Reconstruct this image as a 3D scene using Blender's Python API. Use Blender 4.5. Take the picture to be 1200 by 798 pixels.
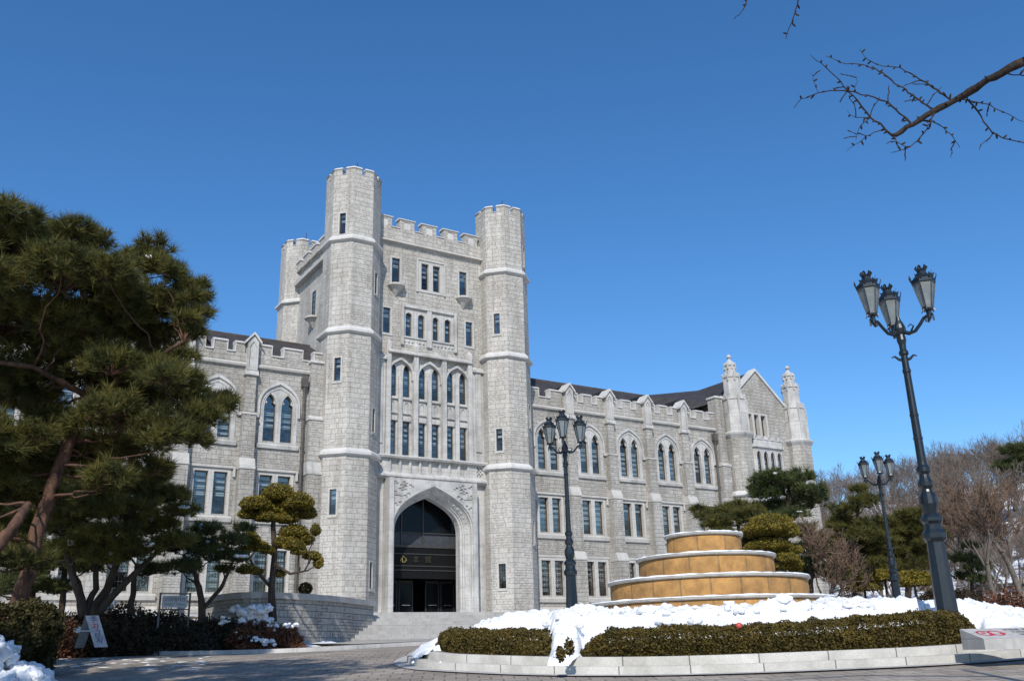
import bpy, math, random
import numpy as np
from mathutils import Vector, Matrix, noise
from mathutils.geometry import tessellate_polygon
random.seed(5); RS = np.random.RandomState(7)
R = math.radians
for o in list(bpy.data.objects): bpy.data.objects.remove(o)
S = bpy.context.scene
COL = S.collection

# ---------------------------------------------------------------- camera
YAW, PIT, ROL, FPX = R(32.43), R(18.45), R(-1.62), 1091.7
cy, sy, cp, sp = math.cos(YAW), math.sin(YAW), math.cos(PIT), math.sin(PIT)
FWD = Vector((sy*cp, cy*cp, sp)); RT = Vector((cy, -sy, 0)); UP = Vector((-sy*sp, -cy*sp, cp))
cr, sr = math.cos(ROL), math.sin(ROL)
RT2 = RT*cr + UP*sr; UP2 = UP*cr - RT*sr
cam = bpy.data.cameras.new('camera'); co = bpy.data.objects.new('camera', cam); COL.objects.link(co)
M = Matrix.Identity(4)
for i in range(3): M[i][0], M[i][1], M[i][2] = RT2[i], UP2[i], -FWD[i]
co.matrix_world = M
cam.sensor_width = 36; cam.sensor_fit = 'HORIZONTAL'; cam.lens = 36*FPX/1200
cam.clip_start = .05; cam.clip_end = 3000
S.camera = co

def ray(a, b):
    x, v = (a-600)/FPX, (b-399)/FPX
    return FWD + RT2*x - UP2*v
def at(a, b, d):
    r = ray(a, b); return r*(d/math.hypot(r.x, r.y))
def onY(a, b, Y):
    r = ray(a, b); return r*(Y/r.y)

# ---------------------------------------------------------------- light
SUN = Vector((-.74, -1.0, 1.02)).normalized()       # towards the sun
EL = math.asin(SUN.z); AZ = math.atan2(SUN.x, SUN.y)
w = bpy.data.worlds.new('World'); S.world = w; w.use_nodes = True
nt = w.node_tree; bg = nt.nodes['Background']
sky = nt.nodes.new('ShaderNodeTexSky'); sky.sky_type = 'NISHITA'; sky.sun_disc = False
sky.sun_elevation = EL; sky.sun_rotation = AZ; sky.altitude = 600; sky.air_density = 1.0; sky.dust_density = .55; sky.ozone_density = 5
hs_ = nt.nodes.new('ShaderNodeHueSaturation'); hs_.inputs['Saturation'].default_value = 1.19; nt.links.new(sky.outputs[0], hs_.inputs['Color']); nt.links.new(hs_.outputs[0], bg.inputs[0]); bg.inputs[1].default_value = .155
sl = bpy.data.lights.new('sun', 'SUN'); sl.energy = 4.2; sl.angle = R(.53); sl.color = (1, .955, .88)
so = bpy.data.objects.new('sun', sl); COL.objects.link(so)
so.rotation_euler = SUN.to_track_quat('Z', 'Y').to_euler(); so.location = (0, 0, 60)
S.view_settings.view_transform = 'Standard'; S.view_settings.look = 'None'
S.view_settings.exposure = .1; S.view_settings.gamma = 1; S.view_settings.use_curve_mapping = False
S.render.engine = 'CYCLES'; S.cycles.max_bounces = 6; S.cycles.transparent_max_bounces = 8
S.render.resolution_x = 1024; S.render.resolution_y = 680

# ---------------------------------------------------------------- materials
class Mat:
    def __init__(s, name, rough=.8, spec=.3):
        s.m = bpy.data.materials.new(name); s.m.use_nodes = True; s.nt = s.m.node_tree
        s.b = s.nt.nodes['Principled BSDF']; s.b.inputs['Roughness'].default_value = rough
        s.b.inputs['Specular IOR Level'].default_value = spec
    def n(s, t, **kw):
        x = s.nt.nodes.new(t)
        for k, v in kw.items():
            if hasattr(x, k): setattr(x, k, v)
        return x
    def l(s, a, b): s.nt.links.new(a, b)
    def noise(s, scale, detail=4, rough=.6, vec=None, dist=0):
        x = s.n('ShaderNodeTexNoise'); x.inputs['Scale'].default_value = scale; x.inputs['Detail'].default_value = detail
        x.inputs['Roughness'].default_value = rough; x.inputs['Distortion'].default_value = dist
        if vec is not None: s.l(vec, x.inputs['Vector'])
        return x.outputs[0]
    def ramp(s, fac, stops):
        x = s.n('ShaderNodeValToRGB'); cr_ = x.color_ramp
        while len(cr_.elements) < len(stops): cr_.elements.new(.5)
        for e, (p, c) in zip(cr_.elements, stops): e.position = p; e.color = (*c, 1)
        s.l(fac, x.inputs[0]); return x.outputs[0]
    def mix(s, fac, a, b, mode='MIX'):
        x = s.n('ShaderNodeMix'); x.data_type = 'RGBA'; x.blend_type = mode
        for v, i in ((fac, 0), (a, 6), (b, 7)):
            if hasattr(v, 'is_linked'): s.l(v, x.inputs[i])
            elif i == 0: x.inputs[0].default_value = v
            else: x.inputs[i].default_value = (*v, 1)
        return x.outputs[2]
    def bump(s, h, strength=.5, dist=.02, prev=None):
        x = s.n('ShaderNodeBump'); x.inputs['Strength'].default_value = strength; x.inputs['Distance'].default_value = dist
        s.l(h, x.inputs['Height'])
        if prev is not None: s.l(prev, x.inputs['Normal'])
        s.l(x.outputs[0], s.b.inputs['Normal']); return x.outputs[0]
    def color(s, c):
        if hasattr(c, 'is_linked'): s.l(c, s.b.inputs['Base Color'])
        else: s.b.inputs['Base Color'].default_value = (*c, 1)
    def coord(s, k='Object'): return s.n('ShaderNodeTexCoord').outputs[k]
    def geo(s): return s.n('ShaderNodeNewGeometry').outputs['Position']

def stone_mat(name, c1, c2, mortar, bw, rh, msize=.012, bstr=.9, uvn=.03, stain=.25, seed=0, bumpd=.05):
    m = Mat(name, .9, .15)
    uv = m.coord('UV')
    nz = m.n('ShaderNodeTexNoise'); nz.inputs['Scale'].default_value = 1.3; m.l(uv, nz.inputs['Vector'])
    ad = m.n('ShaderNodeVectorMath'); ad.operation = 'MULTIPLY_ADD'
    m.l(nz.outputs[1], ad.inputs[0]); ad.inputs[1].default_value = (uvn*3, uvn*.6, 0); m.l(uv, ad.inputs[2])
    def brick(bw, rh, off, c1, c2):
        b = m.n('ShaderNodeTexBrick'); b.offset = off; b.offset_frequency = 2; b.squash = .72; b.squash_frequency = 3
        b.inputs['Scale'].default_value = 1; b.inputs['Brick Width'].default_value = bw; b.inputs['Row Height'].default_value = rh
        b.inputs['Mortar Size'].default_value = msize; b.inputs['Mortar Smooth'].default_value = .4; b.inputs['Bias'].default_value = 0
        b.inputs['Color1'].default_value = (*c1, 1); b.inputs['Color2'].default_value = (*c2, 1); b.inputs['Mortar'].default_value = (*mortar, 1)
        m.l(ad.outputs[0], b.inputs['Vector']); return b
    b1 = brick(bw, rh, .5, c1, c2)
    b2 = brick(bw*.62, rh*.5, .37, c1, c2)
    cell = m.n('ShaderNodeTexVoronoi'); cell.inputs['Scale'].default_value = 1.7; m.l(uv, cell.inputs['Vector'])
    sel = m.n('ShaderNodeMath'); sel.operation = 'GREATER_THAN'; sel.inputs[1].default_value = .70
    sep = m.n('ShaderNodeSeparateColor'); m.l(cell.outputs['Color'], sep.inputs[0]); m.l(sep.outputs[0], sel.inputs[0])
    col = m.mix(sel.outputs[0], b1.outputs[0], b2.outputs[0])
    P = m.geo()
    n1 = m.noise(.35, 5, .6, P); n2 = m.noise(7, 6, .65, P); n3 = m.noise(38, 3, .6, P)
    col = m.mix(.75, col, m.ramp(n2, [(.3, (.74, .73, .71)), (.7, (1.18, 1.18, 1.17))]), 'MULTIPLY')
    col = m.mix(stain, col, m.ramp(n1, [(.35, (.6, .58, .54)), (.6, (1.05, 1.05, 1.05))]), 'MULTIPLY')
    # vertical streaks
    mp = m.n('ShaderNodeMapping'); mp.inputs['Scale'].default_value = (2.2, 2.2, .12); m.l(P, mp.inputs[0])
    st = m.noise(1.0, 4, .6, mp.outputs[0])
    col = m.mix(stain, col, m.ramp(st, [(.36, (.62, .6, .57)), (.52, (1, 1, 1))]), 'MULTIPLY')
    m.color(col)
    inv = m.n('ShaderNodeMath'); inv.operation = 'SUBTRACT'; inv.inputs[0].default_value = 1
    f = m.n('ShaderNodeMix'); f.data_type = 'FLOAT'; m.l(sel.outputs[0], f.inputs[0]); m.l(b1.outputs[1], f.inputs[2]); m.l(b2.outputs[1], f.inputs[3])
    m.l(f.outputs[0], inv.inputs[1])
    nb = m.bump(n2, bstr, bumpd)
    nb = m.bump(inv.outputs[0], 1, .03, nb)
    m.bump(n3, .35, .012, nb)
    return m.m
def trim_mat(name, c, stain=.3, joint=True):
    m = Mat(name, .85, .2); P = m.geo()
    n1 = m.noise(1.1, 6, .65, P); n2 = m.noise(14, 4, .6, P)
    col = m.ramp(n1, [(.3, tuple(x*(1-stain*.6) for x in c)), (.62, c)])
    mp = m.n('ShaderNodeMapping'); mp.inputs['Scale'].default_value = (3, 3, .2); m.l(P, mp.inputs[0])
    col = m.mix(stain, col, m.ramp(m.noise(1.0, 4, .6, mp.outputs[0]), [(.36, (.6, .59, .57)), (.5, (1, 1, 1))]), 'MULTIPLY')
    col = m.mix(.5, col, m.ramp(n2, [(.3, (.85, .85, .85)), (.7, (1.08, 1.08, 1.08))]), 'MULTIPLY')
    nb = m.bump(n2, .35, .015)
    if joint:
        b = m.n('ShaderNodeTexBrick'); b.inputs['Scale'].default_value = 1; b.inputs['Brick Width'].default_value = 1.1; b.inputs['Row Height'].default_value = .62
        b.inputs['Mortar Size'].default_value = .008; m.l(m.coord('UV'), b.inputs['Vector'])
        col = m.mix(b.outputs[1], col, (.25, .24, .23))
    m.color(col); return m.m
def simple(name, c, rough=.7, spec=.3, metal=0, nscale=6, var=.25, bump=.2, bd=.01):
    m = Mat(name, rough, spec); P = m.geo(); n = m.noise(nscale, 5, .6, P)
    m.color(m.ramp(n, [(.3, tuple(x*(1-var) for x in c)), (.7, tuple(min(1, x*(1+var)) for x in c))]))
    m.b.inputs['Metallic'].default_value = metal
    if bump: m.bump(n, bump, bd)
    return m.m
def leaf_mat(name, c1, c2, scale=1.2, trans=.25, rough=.6):
    m = Mat(name, rough, .2); P = m.geo()
    n = m.noise(scale, 3, .6, P); n2 = m.noise(scale*9, 2, .5, P)
    col = m.ramp(n, [(.32, c1), (.66, c2)])
    col = m.mix(.6, col, m.ramp(n2, [(.3, (.6, .6, .6)), (.7, (1.35, 1.3, 1.2))]), 'MULTIPLY')
    m.color(col)
    tr = m.n('ShaderNodeBsdfTranslucent'); m.l(col, tr.inputs[0])
    mx = m.n('ShaderNodeMixShader'); mx.inputs[0].default_value = trans
    m.l(m.b.outputs[0], mx.inputs[1]); m.l(tr.outputs[0], mx.inputs[2])
    m.l(mx.outputs[0], m.nt.nodes['Material Output'].inputs[0]); return m.m

STONE = stone_mat('granite_ashlar', (.50, .478, .442), (.425, .405, .374), (.345, .327, .302), .62, .30, stain=.42)
STONE_W = stone_mat('granite_wing', (.44, .42, .388), (.365, .348, .32), (.29, .275, .253), .58, .27, stain=.5)
TRIM = trim_mat('limestone_trim', (.485, .465, .43))
TRIM2 = trim_mat('pale_limestone', (.51, .495, .468), .55)
COPING = trim_mat('coping_stone', (.56, .545, .52), .25, False)
def slate():
    m = Mat('slate_roof', .7, .3); uv = m.coord('UV'); P = m.geo()
    b = m.n('ShaderNodeTexBrick'); b.inputs['Scale'].default_value = 1; b.inputs['Brick Width'].default_value = .35; b.inputs['Row Height'].default_value = .22
    b.inputs['Mortar Size'].default_value = .012; b.inputs['Color1'].default_value = (.040, .038, .040, 1); b.inputs['Color2'].default_value = (.060, .054, .052, 1); b.inputs['Mortar'].default_value = (.015, .014, .014, 1)
    m.l(uv, b.inputs['Vector'])
    m.color(m.mix(.6, b.outputs[0], m.ramp(m.noise(1.5, 5, .6, P), [(.3, (.7, .65, .62)), (.7, (1.3, 1.25, 1.2))]), 'MULTIPLY'))
    m.bump(b.outputs[1], .5, -.02); return m.m
SLATE = slate()
def glass():
    m = Mat('window_glass', .04, .5)
    m.color((.02, .028, .035)); nt_ = m.nt
    lw = 0
    tr = m.n('ShaderNodeBsdfTransparent'); tr.inputs[0].default_value = (.72, .78, .8, 1)
    gl = m.n('ShaderNodeBsdfGlossy'); gl.inputs['Roughness'].default_value = .03; gl.inputs[0].default_value = (.86, .80, .72, 1)
    lwt = m.n('ShaderNodeLayerWeight'); lwt.inputs[0].default_value = .5
    mr = m.n('ShaderNodeMapRange'); mr.inputs[1].default_value = 0; mr.inputs[2].default_value = .9; mr.inputs[3].default_value = .15; mr.inputs[4].default_value = .6
    m.l(lwt.outputs['Facing'], mr.inputs[0]); fr = m.n('ShaderNodeMath'); fr.operation = 'MULTIPLY'; m.l(mr.outputs[0], fr.inputs[0])
    vr = m.n('ShaderNodeMapRange'); vr.inputs[1].default_value = .35; vr.inputs[2].default_value = .65; vr.inputs[3].default_value = .35; vr.inputs[4].default_value = 1.5
    m.l(m.noise(.55, 3, .6, m.geo()), vr.inputs[0]); m.l(vr.outputs[0], fr.inputs[1])
    nb = m.n('ShaderNodeBump'); nb.inputs['Strength'].default_value = .12; nb.inputs['Distance'].default_value = .03; m.l(m.noise(2.5, 2, .5, m.geo()), nb.inputs['Height'])
    m.l(nb.outputs[0], gl.inputs['Normal'])
    mx = m.n('ShaderNodeMixShader'); m.l(fr.outputs[0], mx.inputs[0]); m.l(tr.outputs[0], mx.inputs[1]); m.l(gl.outputs[0], mx.inputs[2])
    m.l(mx.outputs[0], nt_.nodes['Material Output'].inputs[0]); return m.m
GLASS = glass()
DARKROOM = simple('dark_interior', (.018, .02, .024), .9, .1, bump=0)
FRAME = simple('dark_window_metal', (.045, .042, .038), .5, .4, bump=0)
BLIND = simple('white_blind', (.50, .53, .53), .8, .1, nscale=3, var=.12, bump=0)
IRON = simple('black_iron', (.03, .032, .036), .5, .4, bump=0)
PIPE = simple('brown_downpipe', (.085, .075, .068), .6, .3, nscale=3)
GOLD = simple('gold_letter', (.5, .38, .12), .4, .5, .6, bump=0)
def snow_mat():
    m = Mat('snow', .65, .25); P = m.geo()
    n = m.noise(2.2, 6, .65, P); n2 = m.noise(22, 5, .7, P)
    n3 = m.noise(.9, 5, .7, P); m.color(m.mix(.8, m.ramp(n, [(.25, (.70, .72, .76)), (.6, (.81, .825, .85))]), m.ramp(n3, [(.30, (.72, .70, .67)), (.46, (1, 1, 1))]), 'MULTIPLY'))
    nb = m.bump(n, .45, .08); m.bump(n2, .55, .03, nb)
    m.b.inputs['Subsurface Weight'].default_value = .12; m.b.inputs['Subsurface Radius'].default_value = (.05, .06, .08); m.b.inputs['Subsurface Scale'].default_value = .5
    return m.m
SNOW = snow_mat()
def paver_mat(name, c1, c2, bw, rh, rot=0, mort=(.06, .055, .05), ms=.012, stains=.5):
    m = Mat(name, .85, .2); P = m.geo()
    mp = m.n('ShaderNodeMapping'); mp.inputs['Rotation'].default_value = (0, 0, rot); m.l(P, mp.inputs[0])
    b = m.n('ShaderNodeTexBrick'); b.inputs['Scale'].default_value = 1; b.inputs['Brick Width'].default_value = bw; b.inputs['Row Height'].default_value = rh
    b.inputs['Mortar Size'].default_value = ms; b.inputs['Color1'].default_value = (*c1, 1); b.inputs['Color2'].default_value = (*c2, 1); b.inputs['Mortar'].default_value = (*mort, 1)
    m.l(mp.outputs[0], b.inputs['Vector'])
    n = m.noise(.5, 6, .65, P); n2 = m.noise(9, 4, .6, P)
    c = m.mix(stains, b.outputs[0], m.ramp(n, [(.35, (.6, .6, .6)), (.62, (1.12, 1.1, 1.06))]), 'MULTIPLY')
    c = m.mix(.6, c, m.ramp(n2, [(.3, (.8, .8, .8)), (.7, (1.12, 1.12, 1.12))]), 'MULTIPLY')
    m.color(c); nb = m.bump(b.outputs[1], .6, -.02); m.bump(n2, .3, .01, nb); return m.m
ROADM = paver_mat('road_pavers', (.37, .325, .28), (.28, .245, .21), .42, .42, .5, (.12, .105, .09), stains=.85)
WALKM = paver_mat('walk_slabs', (.42, .40, .37), (.36, .345, .32), .9, .6, .3, (.12, .115, .1))
KERBM = trim_mat('kerb_granite', (.47, .455, .43), .45)
STEPM = trim_mat('step_granite', (.44, .425, .40), .35)
BLOCKM = stone_mat('retaining_blocks', (.44, .425, .39), (.36, .345, .32), (.20, .19, .17), .6, .24, .014, 1.0)
def ochre():
    m = Mat('ochre_stone', .85, .2); P = m.geo(); uv = m.coord('UV')
    n = m.noise(3, 6, .65, P); n2 = m.noise(20, 4, .65, P)
    b = m.n('ShaderNodeTexBrick'); b.inputs['Scale'].default_value = 1; b.inputs['Brick Width'].default_value = .72; b.inputs['Row Height'].default_value = 5; b.offset = 0
    b.inputs['Mortar Size'].default_value = .02; b.inputs['Mortar Smooth'].default_value = .5
    b.inputs['Color1'].default_value = (.40, .225, .085, 1); b.inputs['Color2'].default_value = (.31, .18, .075, 1); b.inputs['Mortar'].default_value = (.25, .175, .09, 1)
    m.l(uv, b.inputs['Vector'])
    c = m.mix(.8, b.outputs[0], m.ramp(n, [(.3, (.52, .50, .50)), (.68, (1.28, 1.22, 1.05))]), 'MULTIPLY')
    m.color(c); nb = m.bump(n2, .6, .02); nb = m.bump(n, .7, .05, nb); m.bump(b.outputs[1], .8, -.03, nb); return m.m
OCHRE = ochre()
RIMM = trim_mat('fountain_rim_stone', (.44, .41, .36), .5)
def lamp_paint():
    m = Mat('lamp_paint', .34, .5); P = m.geo(); n = m.noise(9, 5, .6, P)
    m.color(m.ramp(n, [(.3, (.004, .008, .012)), (.72, (.010, .018, .025))])); m.bump(n, .3, .01); return m.m
LAMPM = lamp_paint()
def lamp_glass():
    m = Mat('frosted_lamp_glass', .3, .5); P = m.geo(); n = m.noise(5, 3, .6, P)
    m.color(m.ramp(n, [(.3, (.22, .26, .26)), (.7, (.36, .39, .38))]))
    m.b.inputs['Transmission Weight'].default_value = .5; return m.m
LGLASS = lamp_glass()
PINE = leaf_mat('pine_needles', (.042, .055, .02), (.17, .155, .042), 1.9, .34)
PINE_L = leaf_mat('olive_pine_needles', (.05, .062, .02), (.22, .20, .05), 1.7, .36)
PINE_D = leaf_mat('dark_pine_needles', (.04, .06, .026), (.11, .125, .04), 1.5, .3)
YEW = leaf_mat('clipped_yew', (.11, .095, .016), (.24, .185, .03), 2.2, .2)
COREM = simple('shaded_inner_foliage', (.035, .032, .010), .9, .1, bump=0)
HEDGE = leaf_mat('box_hedge', (.055, .048, .014), (.135, .098, .026), 3.5, .15)
BROWNL = leaf_mat('dry_brown_leaves', (.075, .035, .022), (.20, .085, .045), 2.5, .15)
DARKSH = leaf_mat('dark_shrub', (.022, .018, .012), (.06, .045, .028), 2.5, .1)
def bark(name, a, b, s=6):
    m = Mat(name, .9, .15); P = m.geo()
    mp = m.n('ShaderNodeMapping'); mp.inputs['Scale'].default_value = (1, 1, .35); m.l(P, mp.inputs[0])
    n = m.noise(s, 6, .7, mp.outputs[0]); m.color(m.ramp(n, [(.32, a), (.66, b)])); m.bump(n, .8, .04); return m.m
REDBARK = bark('red_pine_bark', (.035, .027, .023), (.16, .085, .056))
GREYBARK = bark('grey_bark', (.05, .042, .036), (.17, .145, .12))
DARKBARK = bark('dark_bark', (.03, .024, .02), (.09, .07, .055))
TWIGR = bark('reddish_twigs', (.072, .05, .037), (.15, .10, .07), 1)
HILLT = bark('winter_wood_twigs', (.09, .072, .06), (.21, .17, .14), .15)

# ---------------------------------------------------------------- mesh builder
class MB:
    def __init__(s): s.v = []; s.f = []; s.m = []
    def face(s, pts, mi=0):
        k = len(s.v); s.v += [tuple(p) for p in pts]; s.f.append(tuple(range(k, k+len(pts)))); s.m.append(mi)
    def box(s, x0, x1, y0, y1, z0, z1, mi=0):
        a = [(x0,y0),(x1,y0),(x1,y1),(x0,y1)]; s.prism(a, z0, z1, mi)
    def prism(s, poly, z0, z1, mi=0, poly2=None):
        poly2 = poly2 or poly; n = len(poly)
        b = [(p[0], p[1], z0) for p in poly]; t = [(p[0], p[1], z1) for p in poly2]
        s.solid(b, t, mi)
    def solid(s, b, t, mi=0):
        n = len(b); k = len(s.v); s.v += [tuple(p) for p in b]+[tuple(p) for p in t]
        s.f.append(tuple(k+i for i in reversed(range(n)))); s.m.append(mi)
        s.f.append(tuple(k+n+i for i in range(n))); s.m.append(mi)
        for i in range(n):
            j = (i+1) % n; s.f.append((k+i, k+j, k+n+j, k+n+i)); s.m.append(mi)
    def xprism(s, prof, x0, x1, mi=0):          # profile in (y,z), extruded along x
        s.solid([(x1, y, z) for y, z in prof], [(x0, y, z) for y, z in prof], mi)
    def tube(s, pts, rad, n=6, mi=0, cap=True):
        pts = [Vector(p) for p in pts]; rings = []; prev = None
        for i, p in enumerate(pts):
            d = (pts[min(i+1, len(pts)-1)]-pts[max(i-1, 0)])
            if d.length < 1e-9: d = Vector((0,0,1))
            d.normalize()
            if prev is None: a = d.orthogonal().normalized()
            else:
                a = prev-d*prev.dot(d)
                a = a.normalized() if a.length > 1e-6 else d.orthogonal().normalized()
            prev = a; b = d.cross(a); r = rad[i] if hasattr(rad, '__len__') else rad
            k = len(s.v)
            s.v += [tuple(p+(a*math.cos(2*math.pi*j/n)+b*math.sin(2*math.pi*j/n))*r) for j in range(n)]
            rings.append(k)
        for q in range(len(rings)-1):
            A, B = rings[q], rings[q+1]
            for j in range(n):
                s.f.append((A+j, A+(j+1) % n, B+(j+1) % n, B+j)); s.m.append(mi)
        if cap:
            s.f.append(tuple(rings[0]+j for j in reversed(range(n)))); s.m.append(mi)
            s.f.append(tuple(rings[-1]+j for j in range(n))); s.m.append(mi)
    def lathe(s, prof, c=(0,0), n=16, rot=0, mi=0, caps=True):
        rings = []
        for r, z in prof:
            k = len(s.v); rings.append(k)
            s.v += [(c[0]+r*math.cos(rot+2*math.pi*j/n), c[1]+r*math.sin(rot+2*math.pi*j/n), z) for j in range(n)]
        for q in range(len(rings)-1):
            A, B = rings[q], rings[q+1]
            for j in range(n):
                s.f.append((A+j, A+(j+1) % n, B+(j+1) % n, B+j)); s.m.append(mi)
        if caps:
            s.f.append(tuple(rings[0]+j for j in reversed(range(n)))); s.m.append(mi)
            s.f.append(tuple(rings[-1]+j for j in range(n))); s.m.append(mi)
    def panel(s, O, U, N, outline, holes=(), depth=0, edge=0, mi=0, mr=None, back=False):
        O, U, N = Vector(O), Vector(U), Vector(N); Z = Vector((0,0,1)); mr = mi if mr is None else mr
        P = lambda q, dd=0: O+U*q[0]+Z*q[1]-N*dd
        loops = [list(outline)]+[list(h) for h in holes]
        flat = [q for l in loops for q in l]
        tris = tessellate_polygon([[Vector((q[0], q[1], 0)) for q in l] for l in loops])
        k = len(s.v); s.v += [tuple(P(q)) for q in flat]
        for t in tris:
            a, b, c = [flat[i] for i in t]
            ar = (b[0]-a[0])*(c[1]-a[1])-(b[1]-a[1])*(c[0]-a[0])
            if abs(ar) < 1e-9: continue
            # U x Z should equal N*sgn
            sg = 1 if U.cross(Z).dot(N) > 0 else -1
            t = t if ar*sg > 0 else (t[0], t[2], t[1])
            s.f.append(tuple(k+i for i in t)); s.m.append(mi)
        def strip(l, d, m_):
            for i in range(len(l)):
                a, b = l[i], l[(i+1) % len(l)]
                s.face([P(a), P(b), P(b, d), P(a, d)], m_)
        if depth:
            for h in holes: strip(h, depth, mr)
        if edge: strip(outline, edge, mi)
    def build(s, name, mats, parent=None, smooth=False, uv=True, props=None):
        me = bpy.data.meshes.new(name); v = np.array(s.v, float)
        vv = v.copy(); off = Vector((0,0,0))
        if parent is not None: off = worldloc(parent)
        vv -= np.array(off)
        me.from_pydata(vv.tolist(), [], s.f); 
        if not isinstance(mats, (list, tuple)): mats = [mats]
        for m_ in mats: me.materials.append(m_)
        me.polygons.foreach_set('material_index', s.m)
        if uv:
            ul = me.uv_layers.new(name='UVMap'); buf = np.zeros(len(me.loops)*2)
            for p in me.polygons:
                n = p.normal
                if abs(n.z) > .75: t = None
                else: t = Vector((-n.y, n.x, 0)).normalized()
                for li in p.loop_indices:
                    q = v[me.loops[li].vertex_index]
                    if t is None: buf[2*li], buf[2*li+1] = q[0], q[1]
                    else: buf[2*li], buf[2*li+1] = q[0]*t.x+q[1]*t.y, q[2]
            ul.data.foreach_set('uv', buf)
        if smooth: me.polygons.foreach_set('use_smooth', [True]*len(me.polygons))
        me.update()
        return link(name, me, parent, props)
def worldloc(o):
    l = Vector(o.location)
    while o.parent: o = o.parent; l += o.location
    return l
def link(name, me, parent=None, props=None):
    o = bpy.data.objects.new(name, me); COL.objects.link(o); o.parent = parent
    if props: tag(o, **props)
    return o
def tag(o, label=None, category=None, group=None, kind=None):
    for k, v_ in (('label', label), ('category', category), ('group', group), ('kind', kind)):
        if v_: o[k] = v_
    return o
def empty(name, loc, label, category, group=None):
    o = bpy.data.objects.new(name, None); COL.objects.link(o); o.location = loc; o.empty_display_size = .3
    return tag(o, label, category, group)
def copy_tree(o, parent=None, loc=None):
    c = o.copy(); COL.objects.link(c); c.parent = parent
    if loc is not None: c.location = loc
    for ch in o.children: copy_tree(ch, c)
    return c
def npmesh(name, V, F, mat, parent=None, smooth=False, props=None, mis=None):
    """V (n,3), F (m,k) arrays in world space"""
    V = np.asarray(V, float).copy()
    if parent is not None: V -= np.array(worldloc(parent))
    me = bpy.data.meshes.new(name); F = np.asarray(F, np.int32); k = F.shape[1]
    me.vertices.add(len(V)); me.vertices.foreach_set('co', V.ravel())
    me.loops.add(F.size); me.loops.foreach_set('vertex_index', F.ravel())
    me.polygons.add(len(F)); me.polygons.foreach_set('loop_start', np.arange(0, F.size, k)); me.polygons.foreach_set('loop_total', np.full(len(F), k))
    if not isinstance(mat, (list, tuple)): mat = [mat]
    for m_ in mat: me.materials.append(m_)
    if mis is not None: me.polygons.foreach_set('material_index', mis)
    if smooth: me.polygons.foreach_set('use_smooth', [True]*len(F))
    me.update(calc_edges=True); me.validate()
    return link(name, me, parent, props)

def ss(a, b, x):
    t = min(1, max(0, (x-a)/(b-a))); return t*t*(3-2*t)
S40, C40 = math.sin(R(40)), math.cos(R(40))
def H0(X, Y):
    s = X*S40+Y*C40
    return -1.6+.065*min(s, 26)+.03*max(0, min(s, 40)-26)
def H(X, Y):
    h = H0(X, Y)
    if Y > 30 and X < 62:
        h += (2.0-h)*ss(43, 47.5, Y) if X > 14 else (2.0-h)*ss(33, 46, Y-.25*max(0, 6-X))
    if X > 30: h += (2.2-h)*ss(33, 48, X)*ss(18, 34, X*.6+Y*.4)*.9
    h += 21.5*ss(62, 150, X) + 3*ss(155, 400, X)
    h += 10*ss(100, 260, Y)*(1-ss(40, 90, X)) 
    if X < -15: h += .5*ss(-15, -60, -X)
    return h
def fbm(x, y, z=0, o=4): return noise.fractal(Vector((x, y, z)), 1.0, 2.0, o)

# ---------------------------------------------------------------- ground
def axis(pts):
    out = []
    for a, b, st in pts: out += list(np.arange(a, b, st))
    return out
gx = axis([(-120, -20, 10), (-20, 40, 1), (40, 100, 3), (100, 420, 10)]); gy = axis([(-60, -6, 6), (-6, 50, 1), (50, 110, 4), (110, 420, 12)])
KERB_L = [(1.5, 62), (4.2, 50), (5.2, 43.7), (5.9, 35.8), (7.1, 31.3), (8.3, 29.0), (9.7, 27.9), (11.35, 28.0), (13.0, 28.9), (14.6, 29.4), (18, 30.6), (23, 32.2), (30, 32.6), (37, 30), (41, 25), (43, 18), (43, 8), (42, -10), (40, -30)]
def inroad(x, y): # crude: inside kerb line
    if x < 1: return True
    for (x0, y0), (x1, y1) in zip(KERB_L, KERB_L[1:]):
        pass
    return False
V = []; 
for Y in gy:
    for X in gx:
        z = H(X, Y)-.01
        V.append((X, Y, z + (.25*fbm(X*.05, Y*.05) if X > 62 else 0)))
nx = len(gx); F = [(j*nx+i, j*nx+i+1, (j+1)*nx+i+1, (j+1)*nx+i) for j in range(len(gy)-1) for i in range(nx-1)]
def ground_mat():
    m = Mat('winter_ground', .9, .1); P = m.geo()
    n = m.noise(.22, 5, .62, P); n2 = m.noise(3, 5, .7, P)
    soil = m.ramp(n2, [(.3, (.04, .03, .022)), (.7, (.15, .11, .075))])
    fac = m.ramp(n, [(.44, (0, 0, 0)), (.50, (1, 1, 1))])
    m.color(m.mix(fac, soil, (.82, .84, .88))); m.bump(n2, .6, .08); return m.m
npmesh('ground', V, F, ground_mat(), smooth=True, props=dict(kind='structure'))

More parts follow.
